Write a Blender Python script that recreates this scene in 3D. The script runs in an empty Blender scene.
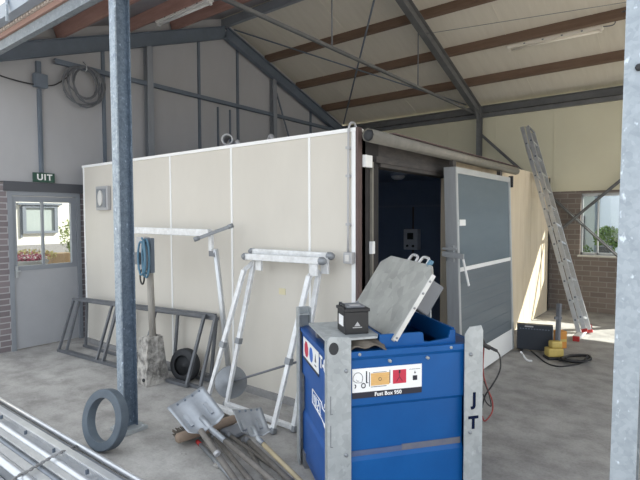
import bpy, bmesh, math, random
from mathutils import Vector as V, Matrix
random.seed(7)
scn = bpy.context.scene
COL = scn.collection
PI = math.pi

# ------------------------------------------------------------------ camera
FPX = 488.4
yaw, pitch, roll = [math.radians(a) for a in (38.024, 2.567, -0.2156)]
FW = V((-math.sin(yaw)*math.cos(pitch), math.cos(yaw)*math.cos(pitch), -math.sin(pitch)))
R0 = V((math.cos(yaw), math.sin(yaw), 0))
U0 = R0.cross(FW)
RT = R0*math.cos(roll) + U0*math.sin(roll)
UP = -R0*math.sin(roll) + U0*math.cos(roll)
CAM = V((0, 0, 1.65))
cd = bpy.data.cameras.new('camera'); cam = bpy.data.objects.new('camera', cd); COL.objects.link(cam)
cd.sensor_width = 36.0; cd.lens = FPX/640*36; cd.clip_end = 200; cd.clip_start = 0.05
cam.matrix_world = Matrix(((RT.x, UP.x, -FW.x, CAM.x), (RT.y, UP.y, -FW.y, CAM.y), (RT.z, UP.z, -FW.z, CAM.z), (0, 0, 0, 1)))
scn.camera = cam

def ray(x, y): return FW + RT*((x-320)/FPX) - UP*((y-240)/FPX)
def at(x, y, depth): return CAM + ray(x, y)*depth              # measured position at a known distance
def on(x, y, ax, val):                                          # measured position on a known wall or floor plane
    d = ray(x, y); i = 'XYZ'.index(ax); return CAM + d*((val-CAM[i])/d[i])

# ------------------------------------------------------------------ materials
def mat(name, base, rough=.6, metal=0.0, var=None, scale=6.0, amount=.5, bump=0.0, bscale=None, stretch=(1, 1, 1), detail=6.0, emit=None, spec=.5):
    m = bpy.data.materials.new(name); m.use_nodes = True
    nt = m.node_tree; b = nt.nodes['Principled BSDF']
    b.inputs['Base Color'].default_value = (*base, 1); b.inputs['Roughness'].default_value = rough
    b.inputs['Metallic'].default_value = metal; b.inputs['Specular IOR Level'].default_value = spec
    tc = nt.nodes.new('ShaderNodeTexCoord'); mp = nt.nodes.new('ShaderNodeMapping')
    mp.inputs['Scale'].default_value = stretch
    nt.links.new(tc.outputs['Object'], mp.inputs['Vector'])
    n = nt.nodes.new('ShaderNodeTexNoise'); n.inputs['Scale'].default_value = scale; n.inputs['Detail'].default_value = detail
    n.inputs['Roughness'].default_value = .65
    nt.links.new(mp.outputs[0], n.inputs['Vector'])
    if var is not None:
        r = nt.nodes.new('ShaderNodeValToRGB')
        r.color_ramp.elements[0].position = .5-amount*.5; r.color_ramp.elements[1].position = .5+amount*.5
        r.color_ramp.elements[0].color = (*var, 1); r.color_ramp.elements[1].color = (*base, 1)
        nt.links.new(n.outputs['Fac'], r.inputs['Fac']); nt.links.new(r.outputs['Color'], b.inputs['Base Color'])
    if bump:
        n2 = nt.nodes.new('ShaderNodeTexNoise'); n2.inputs['Scale'].default_value = bscale or scale*4; n2.inputs['Detail'].default_value = 4
        nt.links.new(mp.outputs[0], n2.inputs['Vector'])
        bp = nt.nodes.new('ShaderNodeBump'); bp.inputs['Strength'].default_value = bump; bp.inputs['Distance'].default_value = .02
        nt.links.new(n2.outputs['Fac'], bp.inputs['Height']); nt.links.new(bp.outputs[0], b.inputs['Normal'])
    if emit:
        b.inputs['Emission Color'].default_value = (*base, 1); b.inputs['Emission Strength'].default_value = emit
    return m

def galv(name, base, dark, scale=14, rough=.42, metal=.55, fleck=1.0):
    """zinc spangle: voronoi cells plus cloudy noise plus bright scratches"""
    m = mat(name, base, rough, metal); nt = m.node_tree; b = nt.nodes['Principled BSDF']
    tc = [n for n in nt.nodes if n.type == 'TEX_COORD'][0]
    v = nt.nodes.new('ShaderNodeTexVoronoi'); v.inputs['Scale'].default_value = scale*2.2
    n = nt.nodes.new('ShaderNodeTexNoise'); n.inputs['Scale'].default_value = scale*.6; n.inputs['Detail'].default_value = 8
    mx = nt.nodes.new('ShaderNodeMath'); mx.operation = 'MULTIPLY_ADD'; mx.inputs[1].default_value = .35
    sep = nt.nodes.new('ShaderNodeSeparateColor')
    nt.links.new(tc.outputs['Object'], v.inputs['Vector']); nt.links.new(tc.outputs['Object'], n.inputs['Vector'])
    nt.links.new(v.outputs['Color'], sep.inputs[0]); nt.links.new(sep.outputs[0], mx.inputs[0]); nt.links.new(n.outputs['Fac'], mx.inputs[2])
    r = nt.nodes.new('ShaderNodeValToRGB'); r.color_ramp.elements[0].position = .38; r.color_ramp.elements[1].position = .9
    r.color_ramp.elements[0].color = (*dark, 1); r.color_ramp.elements[1].color = (*base, 1)
    nt.links.new(mx.outputs[0], r.inputs['Fac'])
    f = nt.nodes.new('ShaderNodeTexNoise'); f.inputs['Scale'].default_value = 42; f.inputs['Detail'].default_value = 3
    mp = nt.nodes.new('ShaderNodeMapping'); mp.inputs['Scale'].default_value = (1, 1, .55)
    nt.links.new(tc.outputs['Object'], mp.inputs[0]); nt.links.new(mp.outputs[0], f.inputs['Vector'])
    fr = nt.nodes.new('ShaderNodeValToRGB'); fr.color_ramp.elements[0].position = .64; fr.color_ramp.elements[1].position = .72; fr.color_ramp.elements[1].color = (fleck, fleck, fleck, 1)
    nt.links.new(f.outputs['Fac'], fr.inputs['Fac'])
    fm = nt.nodes.new('ShaderNodeMix'); fm.data_type = 'RGBA'; fm.inputs[7].default_value = (*[min(1, c*1.5+.05) for c in base], 1)
    nt.links.new(fr.outputs[0], fm.inputs[0]); nt.links.new(r.outputs[0], fm.inputs[6]); nt.links.new(fm.outputs[2], b.inputs['Base Color'])
    return m

def brick(name, axis, c1, c2, mortar, row=.09):
    m = mat(name, c1, .9); nt = m.node_tree; b = nt.nodes['Principled BSDF']
    tc = [n for n in nt.nodes if n.type == 'TEX_COORD'][0]
    sx = nt.nodes.new('ShaderNodeSeparateXYZ'); cx = nt.nodes.new('ShaderNodeCombineXYZ')
    nt.links.new(tc.outputs['Object'], sx.inputs[0])
    nt.links.new(sx.outputs[axis], cx.inputs[0]); nt.links.new(sx.outputs[2], cx.inputs[1])
    t = nt.nodes.new('ShaderNodeTexBrick'); t.inputs['Scale'].default_value = 1
    t.inputs['Brick Width'].default_value = .25; t.inputs['Row Height'].default_value = row
    t.inputs['Mortar Size'].default_value = .0085; t.inputs['Mortar Smooth'].default_value = .3; t.inputs['Bias'].default_value = -.1
    t.inputs['Color1'].default_value = (*c1, 1); t.inputs['Color2'].default_value = (*c2, 1); t.inputs['Mortar'].default_value = (*mortar, 1)
    nt.links.new(cx.outputs[0], t.inputs['Vector']); nt.links.new(t.outputs['Color'], b.inputs['Base Color'])
    bp = nt.nodes.new('ShaderNodeBump'); bp.inputs['Strength'].default_value = .5; bp.inputs['Distance'].default_value = .01; bp.invert = True
    nt.links.new(t.outputs['Fac'], bp.inputs['Height']); nt.links.new(bp.outputs[0], b.inputs['Normal'])
    return m

def glass(name):
    m = bpy.data.materials.new(name); m.use_nodes = True; nt = m.node_tree
    nt.nodes.clear(); o = nt.nodes.new('ShaderNodeOutputMaterial'); mx = nt.nodes.new('ShaderNodeMixShader')
    t = nt.nodes.new('ShaderNodeBsdfTransparent'); g = nt.nodes.new('ShaderNodeBsdfGlossy'); g.inputs['Roughness'].default_value = .03
    t.inputs['Color'].default_value = (.93, .96, .96, 1)
    mx.inputs[0].default_value = .05
    nt.links.new(t.outputs[0], mx.inputs[1]); nt.links.new(g.outputs[0], mx.inputs[2]); nt.links.new(mx.outputs[0], o.inputs[0])
    return m

def floor_mat():
    m = mat('concrete_floor', (.34, .33, .32), .88, 0, spec=.25); nt = m.node_tree; b = nt.nodes['Principled BSDF']
    tc = [n for n in nt.nodes if n.type == 'TEX_COORD'][0]
    def noise(s, d, st=(1, 1, 1)):
        mp = nt.nodes.new('ShaderNodeMapping'); mp.inputs['Scale'].default_value = st
        n = nt.nodes.new('ShaderNodeTexNoise'); n.inputs['Scale'].default_value = s; n.inputs['Detail'].default_value = d; n.inputs['Roughness'].default_value = .62
        nt.links.new(tc.outputs['Object'], mp.inputs[0]); nt.links.new(mp.outputs[0], n.inputs['Vector']); return n
    def ramp(src, p0, c0, p1, c1):
        r = nt.nodes.new('ShaderNodeValToRGB'); e = r.color_ramp.elements
        e[0].position = p0; e[1].position = p1; e[0].color = (*c0, 1); e[1].color = (*c1, 1)
        nt.links.new(src, r.inputs['Fac']); return r
    big = ramp(noise(.8, 6, (1, 1.2, 1)).outputs['Fac'], .3, (.37, .36, .35), .72, (.49, .48, .462))
    mid = ramp(noise(4, 8, (1, 1.15, 1)).outputs['Fac'], .30, (.50, .495, .49), .60, (1, 1, 1))
    fine = ramp(noise(55, 4).outputs['Fac'], .3, (.80, .80, .80), .55, (1, 1, 1))
    spot = ramp(noise(9, 3).outputs['Fac'], .24, (.45, .44, .43), .32, (1, 1, 1))
    cur = big.outputs[0]
    for s in (mid, fine, spot):
        mx = nt.nodes.new('ShaderNodeMix'); mx.data_type = 'RGBA'; mx.blend_type = 'MULTIPLY'; mx.inputs[0].default_value = .75
        nt.links.new(cur, mx.inputs[6]); nt.links.new(s.outputs[0], mx.inputs[7]); cur = mx.outputs[2]
    nt.links.new(cur, b.inputs['Base Color'])
    bp = nt.nodes.new('ShaderNodeBump'); bp.inputs['Strength'].default_value = .25; bp.inputs['Distance'].default_value = .01
    nt.links.new(noise(30, 6).outputs['Fac'], bp.inputs['Height']); nt.links.new(bp.outputs[0], b.inputs['Normal'])
    return m

M = dict(
    floor=floor_mat(),
    coldwall=mat('cold_room_panel', (.66, .63, .57), .5, 0, var=(.57, .54, .485), scale=1.4, amount=.9, stretch=(1.5, 1.5, .7)),
    strip=mat('white_strip', (.86, .87, .87), .4),
    plinth=mat('plinth', (.33, .33, .34), .8, var=(.22, .22, .22), scale=12),
    galv=galv('galvanised_bright', (.36, .41, .46), (.27, .315, .36), 30, .5, .3), flange_lit=galv('galvanised_flange_lit', (.36, .42, .48), (.20, .25, .31), 30, .5, .3),  # flange zinc is a lighter copy, outside light put into its colour
    galvpost_shaded=galv('galvanised_post_shaded', (.145, .19, .245), (.08, .112, .155), 40, .5, .35), galvside=galv('galvanised_side', (.24, .27, .30), (.17, .195, .22), 30, .5, .3), rack=mat('rack_steel', (.20, .21, .23), .5, .4, var=(.12, .13, .145), scale=8), jambdark=mat('jamb_dark', (.018, .017, .018), .8, 0, var=(.028, .025, .025), scale=6),  # both zincs are darker copies, shade on post sides put into the colour
    zincplate=galv('zinc_plate', (.43, .46, .475), (.32, .345, .36), 14, .5, .3, .25),
    lid=galv('worn_lid', (.40, .41, .395), (.27, .28, .27), 7, .55, .25, .15),
    steel=mat('steel_grey_paint_hazed', (.165, .20, .25), .55, .1, var=(.125, .155, .195), scale=5),  # grey paint lifted toward blue, haze at the gable put into it
    steel2=mat('steel_roof_frame', (.19, .195, .195), .55, .25, var=(.12, .125, .13), scale=5),
    wood=mat('purlin_wood', (.20, .135, .10), .8, 0, var=(.135, .088, .062), scale=3, stretch=(1, 8, 8)),
    redwood=mat('red_purlin_wood', (.46, .275, .235), .8, 0, var=(.33, .185, .155), scale=3, stretch=(1, 8, 8)),
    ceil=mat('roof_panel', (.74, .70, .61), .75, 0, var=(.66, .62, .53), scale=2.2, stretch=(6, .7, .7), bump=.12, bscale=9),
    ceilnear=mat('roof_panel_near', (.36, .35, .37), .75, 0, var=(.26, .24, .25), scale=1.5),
    gable=mat('gable_sheet_hazed', (.46, .465, .485), .6, 0, var=(.40, .40, .415), scale=1.2, stretch=(1, 1, .5)),  # lighter and bluer than the sheet itself, veiling haze put into the colour
    backwall=mat('back_wall_sheet', (.69, .665, .51), .6, 0, var=(.64, .61, .46), scale=1.2),
    beige=mat('beige_board', (.74, .65, .50), .6, 0, var=(.62, .52, .38), scale=2.2, stretch=(5, 5, .5)),
    brickL=brick('brick_gable', 1, (.25, .215, .225), (.19, .165, .175), (.42, .41, .42), .074),
    brickB=brick('brick_back', 0, (.215, .18, .155), (.165, .135, .12), (.26, .24, .22)),
    lintel=mat('lintel_dark', (.10, .105, .12), .6, .2),
    doorframe=mat('door_frame_grey', (.30, .325, .36), .5, .1, var=(.26, .28, .31), scale=4),
    doorleaf=mat('door_leaf_grey', (.43, .44, .465), .5, .05, var=(.38, .39, .415), scale=2.5),
    glass=glass('window_glass'),
    signgreen=mat('sign_green', (.02, .075, .052), .4),
    white=mat('white_paint', (.82, .83, .83), .45, 0, var=(.70, .71, .71), scale=8),
    textwhite=mat('text_white', (.9, .9, .9), .5),
    black=mat('black_plastic', (.014, .015, .017), .45, 0, var=(.022, .023, .026), scale=10),
    rubber=mat('dark_rubber', (.03, .032, .036), .7),
    ring=mat('grey_ring', (.105, .135, .165), .55, 0, var=(.075, .095, .12), scale=9),
    alu=mat('aluminium', (.66, .68, .70), .34, .6, var=(.50, .52, .54), scale=9),
    whitealu=mat('white_trestle', (.78, .80, .82), .4, .15, var=(.64, .65, .66), scale=16, amount=.24),
    frame=mat('grey_steel_frame', (.33, .35, .375), .5, .4, var=(.22, .235, .255), scale=8),
    concrete=mat('rough_concrete', (.50, .48, .45), .95, 0, var=(.17, .165, .155), scale=11, amount=.22, bump=.8, bscale=22),
    pole=mat('weathered_pole', (.42, .40, .37), .8, 0, var=(.30, .28, .25), scale=6, stretch=(6, 6, 1)),
    handle=mat('dark_wood_handle', (.20, .185, .17), .7, 0, var=(.12, .11, .10), scale=12, stretch=(2, 2, 2)),
    ywood=mat('yellow_wood_handle', (.42, .35, .22), .7, 0, var=(.26, .22, .15), scale=10),
    broomwood=mat('broom_wood', (.33, .25, .19), .8, 0, var=(.20, .15, .115), scale=9),
    blade=mat('shovel_blade', (.40, .425, .46), .45, .45, var=(.30, .325, .36), scale=9),
    blade2=mat('shovel_blade_dull', (.38, .40, .42), .5, .5, var=(.29, .305, .32), scale=9),
    blue=mat('machine_blue', (.004, .098, .335), .4, 0, var=(.002, .072, .26), scale=3, spec=.3),
    blueside=mat('machine_blue_side', (.03, .11, .36), .45, 0, var=(.015, .075, .27), scale=4, spec=.3),
    bluewear=mat('machine_blue_worn', (.09, .125, .23), .6, 0, var=(.05, .085, .21), scale=9),
    wear=mat('dusty_wear', (.17, .165, .18), .8, 0, var=(.09, .11, .18), scale=8),
    sticker=mat('sticker_white', (.86, .87, .88), .4),
    stickerblack=mat('sticker_black', (.012, .014, .03), .4),
    stickerwood=mat('sticker_wood', (.80, .50, .20), .5, 0, var=(.62, .36, .12), scale=20, stretch=(1, 1, 9)),
    stickerred=mat('sticker_red', (.55, .03, .07), .4),
    stickerblue=mat('sticker_blue', (.05, .16, .55), .4),
    darkblue=mat('interior_blue', (.20, .27, .40), .6, 0, var=(.16, .22, .34), scale=2),
    darkpanel=mat('interior_panel', (.24, .30, .42), .6),
    jamb=mat('dark_brown_jamb', (.13, .085, .078), .7, 0, var=(.085, .06, .058), scale=6),
    header=mat('dark_header', (.035, .033, .035), .7, 0, var=(.09, .08, .074), scale=7, stretch=(1, 1, 5), amount=.5),
    railtube=mat('rail_tube', (.27, .255, .22), .55, .3, var=(.19, .18, .155), scale=9),
    slider=mat('slider_panel', (.135, .175, .205), .45, .1, var=(.105, .14, .17), scale=2, stretch=(1, .6, 3)),
    slider2=mat('slider_panel_low', (.175, .205, .225), .45, .1, var=(.13, .155, .18), scale=2, stretch=(1, .4, 5)),
    sliderframe=mat('slider_frame', (.58, .60, .61), .4, .3, var=(.46, .475, .485), scale=6),
    slideredge=mat('slider_edge', (.40, .42, .44), .45, .35, var=(.33, .345, .36), scale=6, stretch=(4, 4, .5)),
    cable=mat('cable_grey', (.16, .17, .19), .5), cableblk=mat('cable_black', (.02, .02, .022), .5),
    cablered=mat('cable_red', (.25, .03, .025), .5), cableblue=mat('cable_blue', (.09, .20, .29), .5),
    yellow=mat('tool_yellow', (.66, .50, .15), .5, 0, var=(.50, .38, .11), scale=14), orange=mat('tool_orange', (.62, .27, .05), .5),
    heater=mat('heater_black', (.025, .032, .045), .4),
    sheet=mat('corrugated_edge', (.66, .61, .56), .7, 0, var=(.40, .34, .31), scale=14, stretch=(7, .4, .4), amount=.4),
    fascia=mat('fascia_brown', (.30, .19, .16), .8), gutter=mat('gutter_zinc', (.32, .37, .44), .45, .3),
    lamp=mat('tube_lamp_white', (.80, .80, .79), .4), lampfar=mat('tube_lamp_cream', (.78, .74, .66), .5),
    vent=mat('vent_grey', (.42, .425, .44), .5, .2), ventin=mat('vent_inner', (.62, .61, .59), .5),
    paving=mat('outdoor_paving', (.52, .49, .45), .9, 0, var=(.44, .41, .37), scale=2),
    grass=mat('grass', (.44, .44, .22), .95, 0, var=(.30, .33, .13), scale=30, bump=.5),
    render=mat('house_render', (.50, .485, .44), .9), housebase=mat('house_plinth', (.16, .155, .155), .9),
    housewin=mat('house_window_frame', (.10, .115, .14), .5), housepane=mat('house_pane', (.24, .27, .265), .3),
    leaf=mat('shrub_leaves', (.16, .25, .06), .8, 0, var=(.05, .10, .02), scale=18),
    leaf2=mat('pale_shrub_leaves', (.27, .31, .13), .8, 0, var=(.13, .17, .05), scale=22),
    petal=mat('pink_petals', (.50, .06, .14), .7, 0, var=(.28, .02, .06), scale=30), petal2=mat('yellow_petals', (.46, .38, .13), .7),
    pot=mat('stone_pot', (.30, .29, .27), .9), box=mat('orange_box', (.50, .33, .18), .8, 0, var=(.42, .27, .14), scale=9),
    bluewall=mat('pale_blue_cladding', (.50, .56, .68), .6), greyroof=mat('grey_annex', (.45, .48, .48), .8),
    paper=mat('yellow_note', (.68, .62, .42), .7), bulb=mat('frosted_lamp', (.75, .78, .84), .4), binm=mat('bin_dark', (.045, .05, .06), .6),
    red=mat('red_plastic', (.45, .03, .03), .5), stone=mat('stone_chip', (.33, .32, .30), .9),
    bristle=mat('broom_bristles', (.10, .085, .07), .9),
)

# ------------------------------------------------------------------ mesh building
class MB:
    def __init__(s): s.bm = bmesh.new(); s.mi = 0
    def face(s, vs):
        try:
            f = s.bm.faces.new(vs); f.material_index = s.mi; return f
        except ValueError: return None
    def hexa(s, p):      # 8 points: bottom loop 0-3, top loop 4-7
        v = [s.bm.verts.new(q) for q in p]
        for q in ((0, 3, 2, 1), (4, 5, 6, 7), (0, 1, 5, 4), (1, 2, 6, 5), (2, 3, 7, 6), (3, 0, 4, 7)): s.face([v[i] for i in q])
        return s
    def box(s, x0, x1, y0, y1, z0, z1):
        return s.hexa([(x0, y0, z0), (x1, y0, z0), (x1, y1, z0), (x0, y1, z0), (x0, y0, z1), (x1, y0, z1), (x1, y1, z1), (x0, y1, z1)])
    def obox(s, o, ax, ay, az):   # oriented box: corner and three edge vectors
        o, ax, ay, az = V(o), V(ax), V(ay), V(az)
        return s.hexa([o, o+ax, o+ax+ay, o+ay, o+az, o+ax+az, o+ax+ay+az, o+ay+az])
    def bar(s, p, q, w, h, up=(0, 0, 1)):
        p, q = V(p), V(q); d = (q-p).normalized(); u = V(up)
        a = d.cross(u)
        if a.length < 1e-4: a = d.cross(V((1, 0, 0)))
        a.normalize(); b = a.cross(d).normalized(); a = a*w/2; b = b*h/2
        return s.hexa([p-a-b, p+a-b, p+a+b, p-a+b, q-a-b, q+a-b, q+a+b, q-a+b])
    def ring(s, c, a, b, n): return [s.bm.verts.new(c + a*math.cos(2*PI*i/n) + b*math.sin(2*PI*i/n)) for i in range(n)]
    def tube(s, pts, r, n=8, cap=True, r2=None, closed=False):
        pts = [V(p) for p in pts]; prev = None; rings = []
        for i, p in enumerate(pts):
            if closed: d = (pts[(i+1) % len(pts)]-pts[i-1])
            else: d = (pts[min(i+1, len(pts)-1)]-pts[max(i-1, 0)])
            d.normalize()
            if prev is None:
                a = d.cross(V((0, 0, 1)))
                if a.length < .05: a = d.cross(V((1, 0, 0)))
            else: a = prev - d*prev.dot(d)
            a.normalize(); prev = a; b = d.cross(a)
            rr = r if r2 is None else r+(r2-r)*i/(len(pts)-1)
            rings.append(s.ring(p, a*rr, b*rr, n))
        m = len(rings)
        for i in range(m if closed else m-1):
            A, B = rings[i], rings[(i+1) % m]
            for k in range(n):
                f = s.face([A[k], A[(k+1) % n], B[(k+1) % n], B[k]])
                if f: f.smooth = True
        if cap and not closed: s.face(rings[0][::-1]); s.face(rings[-1])
        return s
    def lathe(s, o, axis, prof, n=24):     # prof: (radius, height along axis)
        o, d = V(o), V(axis).normalized(); a = d.cross(V((0, 0, 1)))
        if a.length < .05: a = d.cross(V((1, 0, 0)))
        a.normalize(); b = d.cross(a); rings = []
        for r, h in prof: rings.append(s.ring(o+d*h, a*max(r, 1e-4), b*max(r, 1e-4), n))
        for A, B in zip(rings, rings[1:]):
            for k in range(n):
                f = s.face([A[k], A[(k+1) % n], B[(k+1) % n], B[k]])
                if f: f.smooth = True
        return s
    def prism(s, pts, ext):
        ext = V(ext); a = [s.bm.verts.new(V(p)) for p in pts]; b = [s.bm.verts.new(V(p)+ext) for p in pts]; n = len(a)
        s.face(a[::-1]); s.face(b)
        for i in range(n): s.face([a[i], a[(i+1) % n], b[(i+1) % n], b[i]])
        return s
    def quad(s, *p): s.face([s.bm.verts.new(V(q)) for q in p]); return s
    def ibeam(s, p, q, h, w, t=.008, up=(0, 0, 1), tw=.006):   # I-section along p-q, web in the plane of "up"
        p, q = V(p), V(q); d = (q-p).normalized(); a = d.cross(V(up)); a.normalize(); b = a.cross(d).normalized()
        o = b*(h/2-t/2)
        s.bar(p+o, q+o, w, t, b); s.bar(p-o, q-o, w, t, b); s.bar(p, q, tw, h-2*t, b)
        return s
    def channel(s, p, q, h, w, t=.006, up=(0, 0, 1), side=1):
        p, q = V(p), V(q); d = (q-p).normalized(); a = d.cross(V(up)).normalized(); b = a.cross(d).normalized()
        s.bar(p+b*(h/2-t/2), q+b*(h/2-t/2), w, t, b); s.bar(p-b*(h/2-t/2), q-b*(h/2-t/2), w, t, b)
        e = a*side*(w/2-t/2); s.bar(p+e, q+e, t, h-2*t, b)
        return s
    def each(s, name, m, parent=None, bevel=0):      # every separate piece becomes its own part
        todo = set(s.bm.verts); out = []
        while todo:
            st = [todo.pop()]; comp = set(st)
            while st:
                for e in st.pop().link_edges:
                    for w in e.verts:
                        if w not in comp: comp.add(w); st.append(w)
            todo -= comp; fs = {f for v in comp for f in v.link_faces}
            n = MB(); mp = {v: n.bm.verts.new(v.co) for v in comp}
            for f in fs:
                q = n.face([mp[v] for v in f.verts])
                if q: q.smooth = f.smooth
            out.append(n.build(name, m, parent, bevel))
        s.bm.free(); return out
    def build(s, name, m, parent=None, bevel=0, recalc=True):
        if recalc: bmesh.ops.recalc_face_normals(s.bm, faces=s.bm.faces[:])
        if parent is not None:
            off = V((0, 0, 0)); p = parent
            while p is not None: off += V(p.location); p = p.parent
            for v in s.bm.verts: v.co -= off
        me = bpy.data.meshes.new(name); s.bm.to_mesh(me); s.bm.free()
        for mm in (m if isinstance(m, (list, tuple)) else [m]): me.materials.append(mm)
        o = bpy.data.objects.new(name, me); COL.objects.link(o)
        if parent is not None: o.parent = parent
        if bevel:
            bv = o.modifiers.new('bevel', 'BEVEL'); bv.width = bevel; bv.segments = 2; bv.limit_method = 'ANGLE'
        return o

def tag(o, label, cat, group=None):
    o['label'] = label; o['category'] = cat
    if group: o['group'] = group
    return o
def struct(o): o['kind'] = 'structure'; return o
def thing(name, loc, label, cat, group=None):
    e = bpy.data.objects.new(name, None); e.location = loc; e.empty_display_size = .1; COL.objects.link(e)
    return tag(e, label, cat, group)
def text(body, size, o, xd, yd, m, parent, name='lettering', bold=0.0, depth=.001, align='CENTER', space=1.0):
    cu = bpy.data.curves.new(name, 'FONT'); cu.body = body; cu.size = size; cu.align_x = align; cu.align_y = 'CENTER'
    cu.extrude = depth; cu.space_character = space; cu.offset = bold
    t = bpy.data.objects.new(name, cu); COL.objects.link(t)
    bpy.context.view_layer.update()
    me = bpy.data.meshes.new_from_object(t.evaluated_get(bpy.context.evaluated_depsgraph_get()))
    bpy.data.objects.remove(t)
    xd, yd = V(xd).normalized(), V(yd).normalized(); zd = xd.cross(yd); o = V(o)
    off = V((0, 0, 0)); p = parent
    while p is not None: off += V(p.location); p = p.parent
    for v in me.vertices: v.co = o + xd*v.co.x + yd*v.co.y + zd*v.co.z - off
    me.materials.clear(); me.materials.append(m)
    ob = bpy.data.objects.new(name, me); COL.objects.link(ob); ob.parent = parent
    return ob
def spline(pts, n=8):     # catmull-rom
    P = [V(p) for p in pts]; P = [P[0]*2-P[1]] + P + [P[-1]*2-P[-2]]; out = []
    for i in range(1, len(P)-2):
        a, b, c, d = P[i-1:i+3]
        for k in range(n):
            t = k/n; out.append(.5*((2*b)+(c-a)*t+(2*a-5*b+4*c-d)*t*t+(3*b-a-3*c+d)*t**3))
    out.append(P[-2]); return out
def foliage(mb, c, rx, ry, rz, n, s):
    for i in range(n):
        d = V((random.gauss(0, 1), random.gauss(0, 1), random.gauss(0, 1))).normalized()
        p = V(c) + V((d.x*rx, d.y*ry, d.z*rz))*random.uniform(.55, 1.0)
        a = V((random.gauss(0, 1), random.gauss(0, 1), random.gauss(0, 1))).normalized()*s*random.uniform(.6, 1.3)
        b = a.cross(V((random.gauss(0, 1), random.gauss(0, 1), random.gauss(0, 1)))).normalized()*s*.5
        mb.quad(p-a, p+b, p+a, p-b)

GX, BY, FY, RY = -6.75, 9.5, 2.05, 5.85     # gable plane, back wall plane, open front line, ridge
K = .356
def zr(y): return 5.0 - K*abs(y-RY)         # underside line of the purlins

# ================================================================== SETTING
struct(MB().box(GX-.3, 4.6, -7, BY+.3, -.15, 0).build('floor', M['floor']))
g = MB(); g.box(-40, GX-.3, -25, 40, -.2, -.03); g.box(GX-.3, 40, BY+.3, 40, -.2, -.03); g.box(4.6, 40, -25, BY+.3, -.2, -.03); g.box(GX-.3, 4.6, -25, -7, -.2, -.03)
struct(g.build('ground', M['paving']))
g = MB(); g.box(-7, 12, 13.2, 19, -.03, .02); struct(g.build('lawn', M['grass']))

# gable wall (left) with the door opening Y 2.42..3.22, z 0..2.0
g = MB()
def gpiece(y0, y1, z0, z1f):     # sheet piece whose top follows the roof
    za, zb = (z1f(y0), z1f(y1)) if callable(z1f) else (z1f, z1f)
    g.hexa([(GX-.1, y0, z0), (GX, y0, z0), (GX, y1, z0), (GX-.1, y1, z0), (GX-.1, y0, za), (GX, y0, za), (GX, y1, zb), (GX-.1, y1, zb)])
top = lambda y: zr(y)+.16
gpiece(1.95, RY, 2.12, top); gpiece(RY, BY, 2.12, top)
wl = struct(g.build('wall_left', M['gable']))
g = MB(); g.box(GX-.22, GX, 1.95, 2.38, 0, 2.1); g.box(GX-.22, GX, 3.27, BY, 0, 2.1)
g.build('brickwork', M['brickL'], wl)
g = MB(); g.box(GX-.2, GX+.03, 2.34, 3.33, 2.0, 2.12); g.build('lintel', M['lintel'], wl)
# vertical sheet joints of the gable
tr = MB()
for y, z0 in ((3.64, 2.12), (5.32, 2.12), (6.19, 2.12), (8.3, 2.2)): tr.box(GX, GX+.03, y-.022, y+.022, z0, zr(y)-.05)
for y in (5.72, 6.0): tr.box(GX, GX+.03, y-.012, y+.012, 2.3, 3.6)
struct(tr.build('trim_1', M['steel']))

# door with window
dr = struct(MB().box(GX-.1, GX+.015, 2.38, 2.43, 0, 2.0).box(GX-.1, GX+.015, 3.22, 3.27, 0, 2.0).box(GX-.1, GX+.015, 2.43, 3.22, 1.945, 2.0).build('door_1', M['doorframe']))
g = MB(); x0, x1 = GX-.055, GX-.005
g.box(x0, x1, 2.435, 3.215, .012, 1.0)
lf = g.build('door_leaf', M['doorleaf'], dr)
g = MB(); g.box(x0, x1+.004, 2.435, 2.475, 1.0, 1.94); g.box(x0, x1+.004, 3.15, 3.215, 1.0, 1.94); g.box(x0, x1+.004, 2.475, 3.15, 1.87, 1.94)
g.box(x0, x1+.004, 2.475, 3.15, 1.0, 1.06); g.box(x0+.01, x1+.004, 2.775, 2.8, 1.06, 1.87)
g.build('glazing_frame', M['doorframe'], dr)
MB().box(GX-.035, GX-.03, 2.475, 3.15, 1.06, 1.87).build('pane', M['glass'], dr)
g = MB(); g.box(GX-.005, GX+.02, 2.442, 2.472, .92, 1.06); g.bar((GX+.04, 2.457, 1.0), (GX+.04, 2.49, 1.0), .018, .018); g.bar((GX, 2.457, 1.0), (GX+.045, 2.457, 1.0), .016, .016)
g.build('door_handle', M['alu'], dr)

# back wall with windows
WX = [(-1.67, 1.65), (2.2, 3.6)]; sill, head = .99, 2.03
g = MB(); g.box(GX, 4.4, BY, BY+.1, 2.12, 3.8); wb = struct(g.build('wall_back', M['backwall']))
g = MB(); g.box(GX, WX[0][0], BY, BY+.2, 0, 2.12); g.box(WX[0][0], WX[0][1], BY, BY+.2, 0, sill); g.box(WX[0][1], WX[1][0], BY, BY+.2, 0, 2.12)
g.box(WX[1][0], WX[1][1], BY, BY+.2, 0, sill); g.box(WX[1][1], 4.4, BY, BY+.2, 0, 2.12)
for a, b in WX: g.box(a, b, BY, BY+.2, head+.03, 2.12)
g.build('brickwork', M['brickB'], wb)
tr = MB()
for x in (-4.1, -3.15, -2.12, -1.09, -.05): tr.box(x-.006, x+.006, BY-.004, BY, 2.13, 3.6)
tr.box(GX, 4.4, BY-.012, BY, 2.105, 2.135)
struct(tr.build('trim_2', M['backwall']))
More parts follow.
